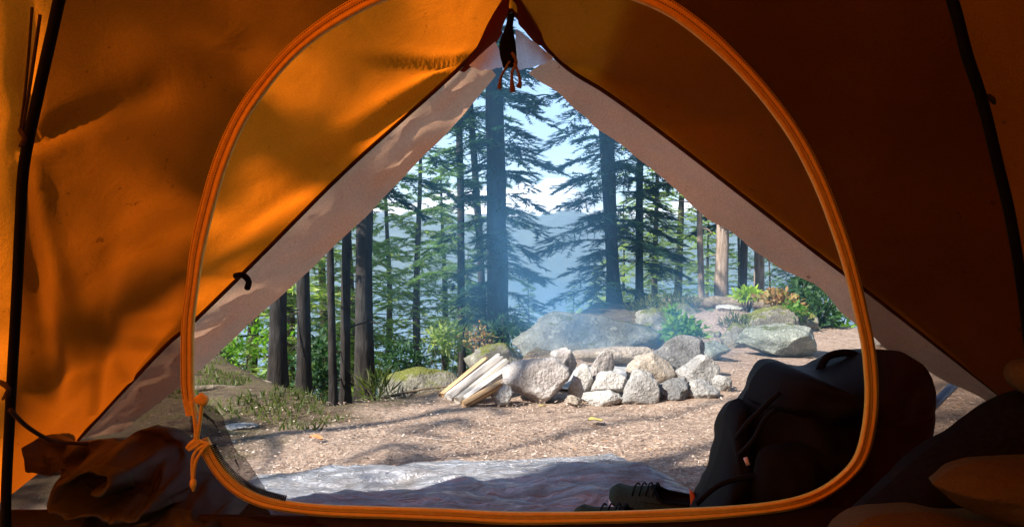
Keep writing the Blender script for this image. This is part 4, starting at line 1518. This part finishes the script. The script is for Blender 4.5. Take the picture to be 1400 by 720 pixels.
for i in range(4, len(fr) - 4):
    for q in (0, 1):
        a = fr[i]
        p = a[0].lerp(fr[i + 1][0], 0.5 * q)
        mb.box(p + a[3] * 0.0005 * a[4] + a[2] * 0.0040, 0.0022, 0.0009, 0.0012, a[1], a[3], a[2])
        mb.box(p + a[3] * 0.0110 * a[4] + a[2] * 0.0034, 0.0022, 0.0009, 0.0012, a[1], a[3], a[2])
mb.build('stitching', M['stitch'], piping, smooth=False)
# zipper teeth along the lower left curve
zt = resample([W(a, b, -0.012) for a, b in [(287, 607), (297, 626), (312, 645), (332, 662), (358, 675), (392, 684)]], 52)
mb = MB()
for i in range(1, len(zt) - 1):
    tng = (zt[i + 1] - zt[i - 1]).normalized()
    nrm = Vector((0, -1, 0))
    out = tng.cross(nrm).normalized()
    mb.box(zt[i] - out * 0.004, 0.0022, 0.009, 0.004, tng, out, nrm)
mb.build('zipper_teeth', M['black'], piping, smooth=False)
# draw cord, its bow and its toggle at the lower left corner
mb = MB()
for pts, r in (([(262, 548), (266, 570), (268, 592), (266, 606), (260, 612)], .0034), ([(276, 552), (274, 572), (271, 592), (268, 606), (262, 612)], .0030),
               ([(262, 612), (270, 604), (284, 606), (272, 612), (264, 624), (263, 644), (264, 660)], .0030), ([(286, 605), (276, 616), (268, 630), (265, 646), (264, 662)], .0030),
               ([(256, 612), (264, 603), (274, 603), (266, 610), (258, 614)], .0036)):
    mb.tube(resample([W(a, b, -0.022) for a, b in pts], 22), r, 7)
mb.tube(resample([W(264, 654, -.024), W(264, 662, -.024), W(264.5, 671, -.024)], 6), [.003, .0055, .006, .005, .003, .002], 8)
mb.build('draw_cord', M['cord'], tent)
mb = MB()
mb.tube(resample([W(270, 540, -.02), W(276, 546, -.02), W(284, 549, -.02)], 6), [.007, .009, .010, .009, .009, .006], 10)
mb.build('cord_lock', M['tape'], tent)
# loose net flap pulled back at the lower left
fl_a = resample([W(262, 552, .01), W(264, 575, .02), W(272, 600, .02), W(286, 628, .03), W(310, 655, .03), W(345, 676, .03)], 34)
fl_b = resample([W(280, 545, .05), W(298, 566, .09), W(318, 598, .12), W(336, 628, .12), W(352, 655, .10), W(372, 682, .06)], 34)
rows = []
for j in range(14):
    s = j / 13.0
    rows.append([fl_a[k].lerp(fl_b[k], s) + Vector((0, 0.03 * fbm((k * .09, s * 3, 4), 4), 0.006 * fbm((k * .15, s * 4, 7), 3))) for k in range(34)])
mb = MB()
mb.grid(rows)
mb.build('net_flap', M['netfold'], tent)

# bathtub floor with its dark front wall
mb = MB()
front = []
for k in range(41):
    s = k / 40.0
    px = -90 + 1600 * s
    front.append((px, 699 + 9 * math.sin(math.pi * min(max((px - 60) / 900, 0), 1)) - 4 * sstep(900, 1200, px) + 1.5 * fbm((s * 9, 0, 0), 3)))
top = [W(a, b, -.003) for a, b in front]
r0 = [p + Vector((0, 0.012, 0.0)) for p in top]
rows = [r0, top, [Vector((p.x, p.y - 0.004, p.z * 0.6)) for p in top], [Vector((p.x, p.y - 0.02, 0.05)) for p in top], [Vector((p.x, p.y - 0.06, 0.014)) for p in top],
        [Vector((p.x, 0.4, 0.012)) for p in top], [Vector((p.x, -1.5, 0.012)) for p in top]]
mb.grid(rows)
mb.build('floor', M['tub'], tent)

# golden brown door cloth fallen in a heap outside the wall
top_px = [(22, 566), (45, 588), (75, 603), (110, 606), (140, 601), (165, 603), (185, 590), (205, 584), (228, 588), (243, 602), (256, 620), (270, 636), (292, 650), (316, 668), (338, 690)]
topc = resample([P(a, b, 1.25) for a, b in top_px], 120)
bot_px = [(36, 642), (62, 648), (92, 658), (122, 684), (150, 712), (175, 725), (200, 730), (225, 732), (250, 732), (270, 732), (285, 732), (300, 730), (312, 728), (325, 726), (345, 722)]
botc = resample([P(a, b, 1.20) for a, b in bot_px], 120)
rows = []
NJ = 70
for j in range(-8, NJ):
    s = max(j, 0) / (NJ - 1)
    row = []
    for k in range(120):
        p = topc[k].lerp(botc[k], s)
        # pixel-like coordinates for the folds
        X_ = (p.x / p.y) * F + 700
        Y_ = 340 - (p.z - CAMZ) / p.y * F
        dx, dz = X_ - 190, Y_ - 632
        rr = math.hypot(dx * 0.62, dz)
        th = math.atan2(dz, dx * 0.62)
        wv = fbm((X_ * .018, Y_ * .022, 2), 3)
        spir = math.sin(rr * 0.165 + th * 1.0 + wv * 1.6)
        fold = 0.058 * spir * math.exp(-(rr / 62) ** 2)
        dia = math.sin((X_ * 0.055 + Y_ * 0.030) + wv * 3.2)
        fold += 0.030 * dia * (1 - math.exp(-(rr / 50) ** 2)) * sstep(40, 90, X_) * (1 - 0.6 * sstep(240, 300, X_))
        bulge = 0.11 * math.sin(math.pi * min(s * 0.8 + 0.08, 1)) * sstep(60, 150, X_)
        q = p + Vector((0, -(bulge + fold) * min(1, 0.15 + s * 8), 0.0))
        q.z += 0.012 * fbm((X_ * .03, Y_ * .03, 5), 3) * sstep(0, .1, s)
        if j < 0:
            q = topc[k] + Vector((0, -j * 0.028, -0.0035 * j * j + 0.004 * fbm((X_ * .05, j * .3, 1), 2)))
            q.z = max(q.z, 0.02)
        q.z = max(q.z, 0.006)
        row.append(q)
    rows.append(row)
mb = MB()
mb.grid(rows)
dp = mb.build('door_panel', M['brownsatin'], tent)
dp['label'] = 'golden brown satin door cloth fallen in a crumpled heap'

# rust orange loop at the tarp corner
mb = MB()
rows = []
for i in range(8):
    s = i / 7.0
    rows.append([P(943 + 4 * s - 1, 668 + 36 * s, 1.36), P(947 + 10 * s, 672 + 32 * s, 1.35), P(946 + 26 * s, 668 + 36 * s, 1.37)])
mb.grid(rows)
mb.build('stake_loop', M['orangeloop'], tent)

# ------------------------------------------------------------------ groundsheet
edge = [P(350, 658, PGY(658, .01)), P(420, 650, PGY(650, .01)), P(500, 643, PGY(643, .015)), P(600, 636, PGY(636, .015)), P(700, 628, PGY(628, .02)), P(770, 620, PGY(620, .03)), P(835, 614, PGY(614, .03)), P(866, 628, PGY(628, .025)),
        P(945, 669, PGY(669, .02))]
ea = resample(edge, 130, smooth=False)
nearc = resample([Vector((-0.62, 1.16, .012)), Vector((0.38, 1.16, .012))], 130)
rows = []
for j in range(64):
    s = j / 63.0
    row = []
    for k in range(130):
        p = ea[k].lerp(nearc[k], s)
        wgt = min(1, s * 7)
        z = 0.022 * fbm((p.x * 2.2, p.y * 8.5, 1), 4) + 0.012 * fbm((p.x * 9, p.y * 22, 4), 3) + 0.020 * abs(math.sin(p.y * 14 + p.x * 2.5 + 2 * fbm((p.x * 2, p.y * 3, 0), 2))) ** 3
        row.append(Vector((p.x, p.y, 0.020 + 0.012 * wgt + z * (0.35 + 0.65 * wgt))))
    rows.append(row)
mb = MB()
mb.grid(rows)
tag(mb.build('groundsheet', M['tarp'], base=(0, 1.6, 0)), 'grey plastic groundsheet spread on the ground before the tent', 'groundsheet')

# ------------------------------------------------------------------ shoes on the sheet


def shoe(label, heel_px, heel_py, toe_px, toe_py, Yh, Yt, seed):
    a = P(heel_px, heel_py, Yh); b = P(toe_px, toe_py, Yt)
    a.z = b.z = 0.034
    ax = (b - a); L = ax.length; ax.normalize()
    sd = Vector((-ax.y, ax.x, 0))
    up = Vector((0, 0, 1))
    root = empty('shoe', a.lerp(b, .5), label, 'shoe', 'shoes on the groundsheet')

    def wid(s):
        return 0.034 + 0.014 * math.sin(math.pi * min(s, 1) ** 1.3) + 0.006 * s

    def cap(s):
        return min(1, (max(s, 0) / 0.07) ** 0.5) * min(1, (max(1 - s, 0) / 0.10) ** 0.5)
    SS = [0, .01, .03, .07] + [i / 20 for i in range(2, 19)] + [.94, .97, .99, 1.0]
    # sole
    rows = []
    for s in SS:
        w = wid(s) * cap(s) * 1.05 + 0.0005
        rise = 0.010 * sstep(.75, 1, s)
        rows.append([a + ax * L * s + sd * (math.cos(t) * w) + up * (0.010 + rise + 0.011 * math.copysign(min(1, abs(math.sin(t)) * 1.6), math.sin(t))) for t in [2 * math.pi * k / 20 for k in range(20)]])
    mb = MB(); mb.grid(rows, True)
    mb.build('sole', M['rim'], root)
    # upper: open at the collar
    rows = []
    for s in SS:
        w = wid(s) * cap(s)
        hgt = (0.052 - 0.016 * sstep(.35, .95, s)) * (0.25 + 0.75 * cap(s))
        op = 0.62 * sstep(.03, .10, s) * (1 - sstep(.42, .56, s))      # opening half angle
        t0 = math.pi / 2 * op
        row = []
        for k in range(22):
            f = k / 21
            t = f * (math.pi / 2 - t0) * 2 if False else None
            half = math.pi / 2 - t0
            if f < .5:
                th = (f / .5) * half
            else:
                th = math.pi - (1 - f) / .5 * half
            row.append(a + ax * L * s + sd * (math.cos(th) * w * (1 - 0.12 * math.sin(th))) + up * (0.020 + 0.010 * sstep(.75, 1, s) + math.sin(th) * hgt))
        rows.append(row)
    mb = MB()
    # split so the collar stays open
    left = [r[:11] for r in rows]; right = [r[11:] for r in rows]
    mb.grid(left); mb.grid(right)
    toe = [[r[10], r[11]] for i, r in enumerate(rows) if SS[i] >= .54 or SS[i] <= .035]
    mb.grid([q for q in toe if (q[0] - a).dot(ax) > L * .4]); mb.grid([q for q in toe if (q[0] - a).dot(ax) < L * .2])
    mb.build('upper', M['olive'], root)
    # dark lining
    rows = []
    for s in [.05 + .03 * i for i in range(19)]:
        w = wid(s) * .86
        rows.append([a + ax * L * s + sd * (q * w) + up * (0.024 + 0.022 * q * q) for q in (-1, -.6, -.2, .2, .6, 1)])
    mb = MB(); mb.grid(rows)
    mb.build('lining', M['black'], root)
    # collar binding and laces
    mb = MB()
    ring = []
    for s in SS:
        if .03 <= s <= .55:
            w = wid(s) * cap(s); op = 0.62 * sstep(.03, .10, s) * (1 - sstep(.42, .56, s)); th = math.pi / 2 - math.pi / 2 * op
            hg = (0.052 - 0.016 * sstep(.35, .95, s)) * (0.25 + 0.75 * cap(s))
            ring.append((s, math.cos(th) * w * (1 - .12 * math.sin(th)), 0.020 + math.sin(th) * hg))
    loop = [a + ax * L * s + sd * q + up * z for s, q, z in ring] + [a + ax * L * s - sd * q + up * z for s, q, z in reversed(ring)]
    mb.tube(loop, 0.0035, 6, closed=True)
    mb.build('collar', M['black'], root)
    mb = MB()
    for i in range(4):
        s = .50 + .07 * i
        w = wid(s) * .75
        hg = 0.052 - 0.016 * sstep(.35, .95, s)
        mb.tube([a + ax * L * s + sd * (q * w) + up * (0.026 + hg * math.sqrt(max(0, 1 - (q * .72) ** 2))) for q in (-1, -.6, -.2, .2, .6, 1)], 0.0022, 6)
    mb.build('lace', M['black'], root)


shoe('dark olive shoe with pink rimmed sole, the left one nearest the door piping', 930, 716, 783, 703, 1.34, 1.42, 1)
shoe('dark olive shoe with black collar lying behind the other shoe', 965, 704, 833, 694, 1.46, 1.55, 2)

# ------------------------------------------------------------------ backpack


def inflate(name, outline_px, yc, thick, mat, parent=None, base=None, wr=0.012, seed=0, power=0.5, n=90, m=14, center=None, scale=6.0, dens=1.0):
    """a soft body whose silhouette is the outline at depth yc and whose thickness swells from the rim"""
    pts = resample([P(a, b, yc) for a, b in outline_px + [outline_px[0]]], n + 1)[:-1]
    c = center and P(center[0], center[1], yc) or sum(pts, Vector()) / n
    mb = MB()
    for sgn in (-1, 1):
        rows = []
        for j in range(m):
            r = 1 - j / (m - 1)
            row = []
            for p in pts:
                q = c.lerp(p, r)
                dep = thick * (1 - r ** 2.4) ** power
                off = wr * fbm((q.x * scale + seed, q.z * scale, sgn * 3 + seed), 4) * (1 - r ** 6) + wr * .4 * fbm((q.x * scale * 3, q.z * scale * 2, seed), 3) * (1 - r ** 6)
                row.append(q + Vector((0, sgn * dep + off, 0)))
            rows.append(row)
        if sgn > 0:
            rows = [list(reversed(r)) for r in rows]
        mb.grid(rows, True)
    return mb.build(name, mat, parent, base)


bp = empty('backpack', (0.62, 1.36, 0.0), 'large black backpack standing on the ground outside the door', 'backpack')
inflate('pack_body', [(1000, 640), (1003, 600), (1008, 565), (1020, 535), (1034, 512), (1052, 502), (1085, 508), (1120, 506), (1160, 500), (1200, 498), (1240, 506), (1258, 530), (1262, 560), (1252, 610), (1244, 660), (1238, 720), (1225, 775), (1120, 790), (1020, 790), (985, 760), (990, 690)],
        1.36, 0.15, M['pack'], bp, wr=0.03, seed=3, center=(1125, 640))
inflate('pack_lid', [(1020, 548), (1026, 522), (1042, 500), (1064, 494), (1092, 503), (1120, 505), (1150, 493), (1180, 481), (1208, 478), (1236, 482), (1258, 505), (1265, 532), (1255, 560), (1200, 575), (1120, 580), (1060, 572)],
        1.35, 0.165, M['pack'], bp, wr=0.03, seed=8, power=.6, center=(1140, 530))
inflate('side_pocket', [(950, 690), (968, 655), (980, 622), (988, 590), (990, 566), (1000, 548), (1014, 545), (1022, 565), (1024, 620), (1020, 690), (1010, 760), (960, 770), (944, 725)],
        1.33, 0.085, M['pack'], bp, wr=0.03, seed=5, center=(995, 650))
inflate('front_pocket', [(1030, 640), (1045, 610), (1110, 602), (1180, 606), (1215, 640), (1222, 720), (1190, 765), (1080, 768), (1030, 730)], 1.24, 0.06, M['pack'], bp, wr=0.02, seed=6)
for pts, r in (([(952, 688), (980, 664), (1015, 652), (1060, 646), (1095, 642)], .0055), ([(1005, 600), (1022, 578), (1040, 560), (1052, 548), (1066, 536)], .005), ([(1010, 622), (1030, 600), (1046, 572), (1060, 560)], .0045)):
    mb = MB()
    q = resample([P(a, b, 1.24) for a, b in pts], 18)
    mb.tube(q, r, 7)
    mb.build('piping', M['packgrey'], bp)
mb = MB()
mb.tube(resample([P(1120, 506, 1.36), P(1132, 487, 1.36), P(1160, 482, 1.36), P(1178, 490, 1.36)], 12), .008, 8)
mb.build('haul_loop', M['black'], bp)
mb = MB()
mb.tube([P(1019, 625, 1.225), P(1023, 635, 1.222)], .004, 7)
mb.build('zip_pull', M['rim'], bp)

# slim rods behind the backpack
mb = MB()
mb.tube([P(1250, 580, 1.62), P(1304, 526, 1.74)], .011, 10)
mb.tube([P(1232, 600, 1.58), P(1262, 566, 1.65)], .013, 10)
tag(mb.build('walking_pole', M['metal'], base=P(1262, 566, 1.65)), 'slim blue grey pole slanting up behind the backpack', 'walking pole')
mb = MB()
mb.tube([P(1221, 540, 1.60), P(1226, 462, 1.60), P(1227, 440, 1.60)], [.010, .008, .004], 9)
mb.tube(resample([P(1221, 470, 1.60), P(1230, 480, 1.60), P(1246, 494, 1.61)], 8), .005, 7)
tag(mb.build('dark_stick', M['bark_dark'], base=P(1221, 540, 1.6)), 'dark upright stick behind the top of the backpack', 'stick')

# ------------------------------------------------------------------ bedding inside the tent on the right
inflate('duffel_bag', [(1110, 800), (1150, 720), (1215, 660), (1262, 618), (1310, 588), (1350, 560), (1385, 538), (1440, 522), (1500, 540), (1530, 640), (1530, 860), (1300, 900), (1140, 880)], 0.98, 0.10, M['black'], None, (0.72, 0.98, 0.0), wr=0.03, seed=12)
tag(bpy.data.objects['duffel_bag'], 'slumped black bag at the right wall behind the orange pillow', 'bag')
inflate('pillow', [(1275, 661), (1290, 648), (1308, 638), (1340, 629), (1385, 626), (1440, 626), (1500, 632), (1540, 650), (1530, 690), (1480, 712), (1410, 716), (1350, 707), (1310, 690), (1290, 674)], 0.80, 0.07, M['pillow'], None, (0.56, .80, .3), wr=0.012, seed=14, power=.6)
tag(bpy.data.objects['pillow'], 'dull orange pillow with a pointed corner at the lower right', 'pillow')
inflate('sleeping_bag', [(1150, 760), (1168, 722), (1190, 706), (1230, 700), (1280, 700), (1340, 712), (1420, 706), (1500, 720), (1560, 800), (1540, 1000), (1380, 1090), (1200, 1060), (1140, 900)], 0.80, 0.16, M['pillow'], None, (0.5, .8, 0.0), wr=0.035, seed=16)
tag(bpy.data.objects['sleeping_bag'], 'dark orange sleeping bag heaped beneath the pillow', 'sleeping bag')
inflate('stuff_sack', [(1383, 512), (1388, 500), (1400, 492), (1425, 490), (1450, 500), (1458, 520), (1448, 540), (1420, 545), (1396, 535), (1386, 524)], 0.93, 0.045, M['pillow'], None, (0.72, .93, .43), wr=0.008, seed=18)
tag(bpy.data.objects['stuff_sack'], 'small round orange stuff sack lying on the black bag', 'stuff sack')
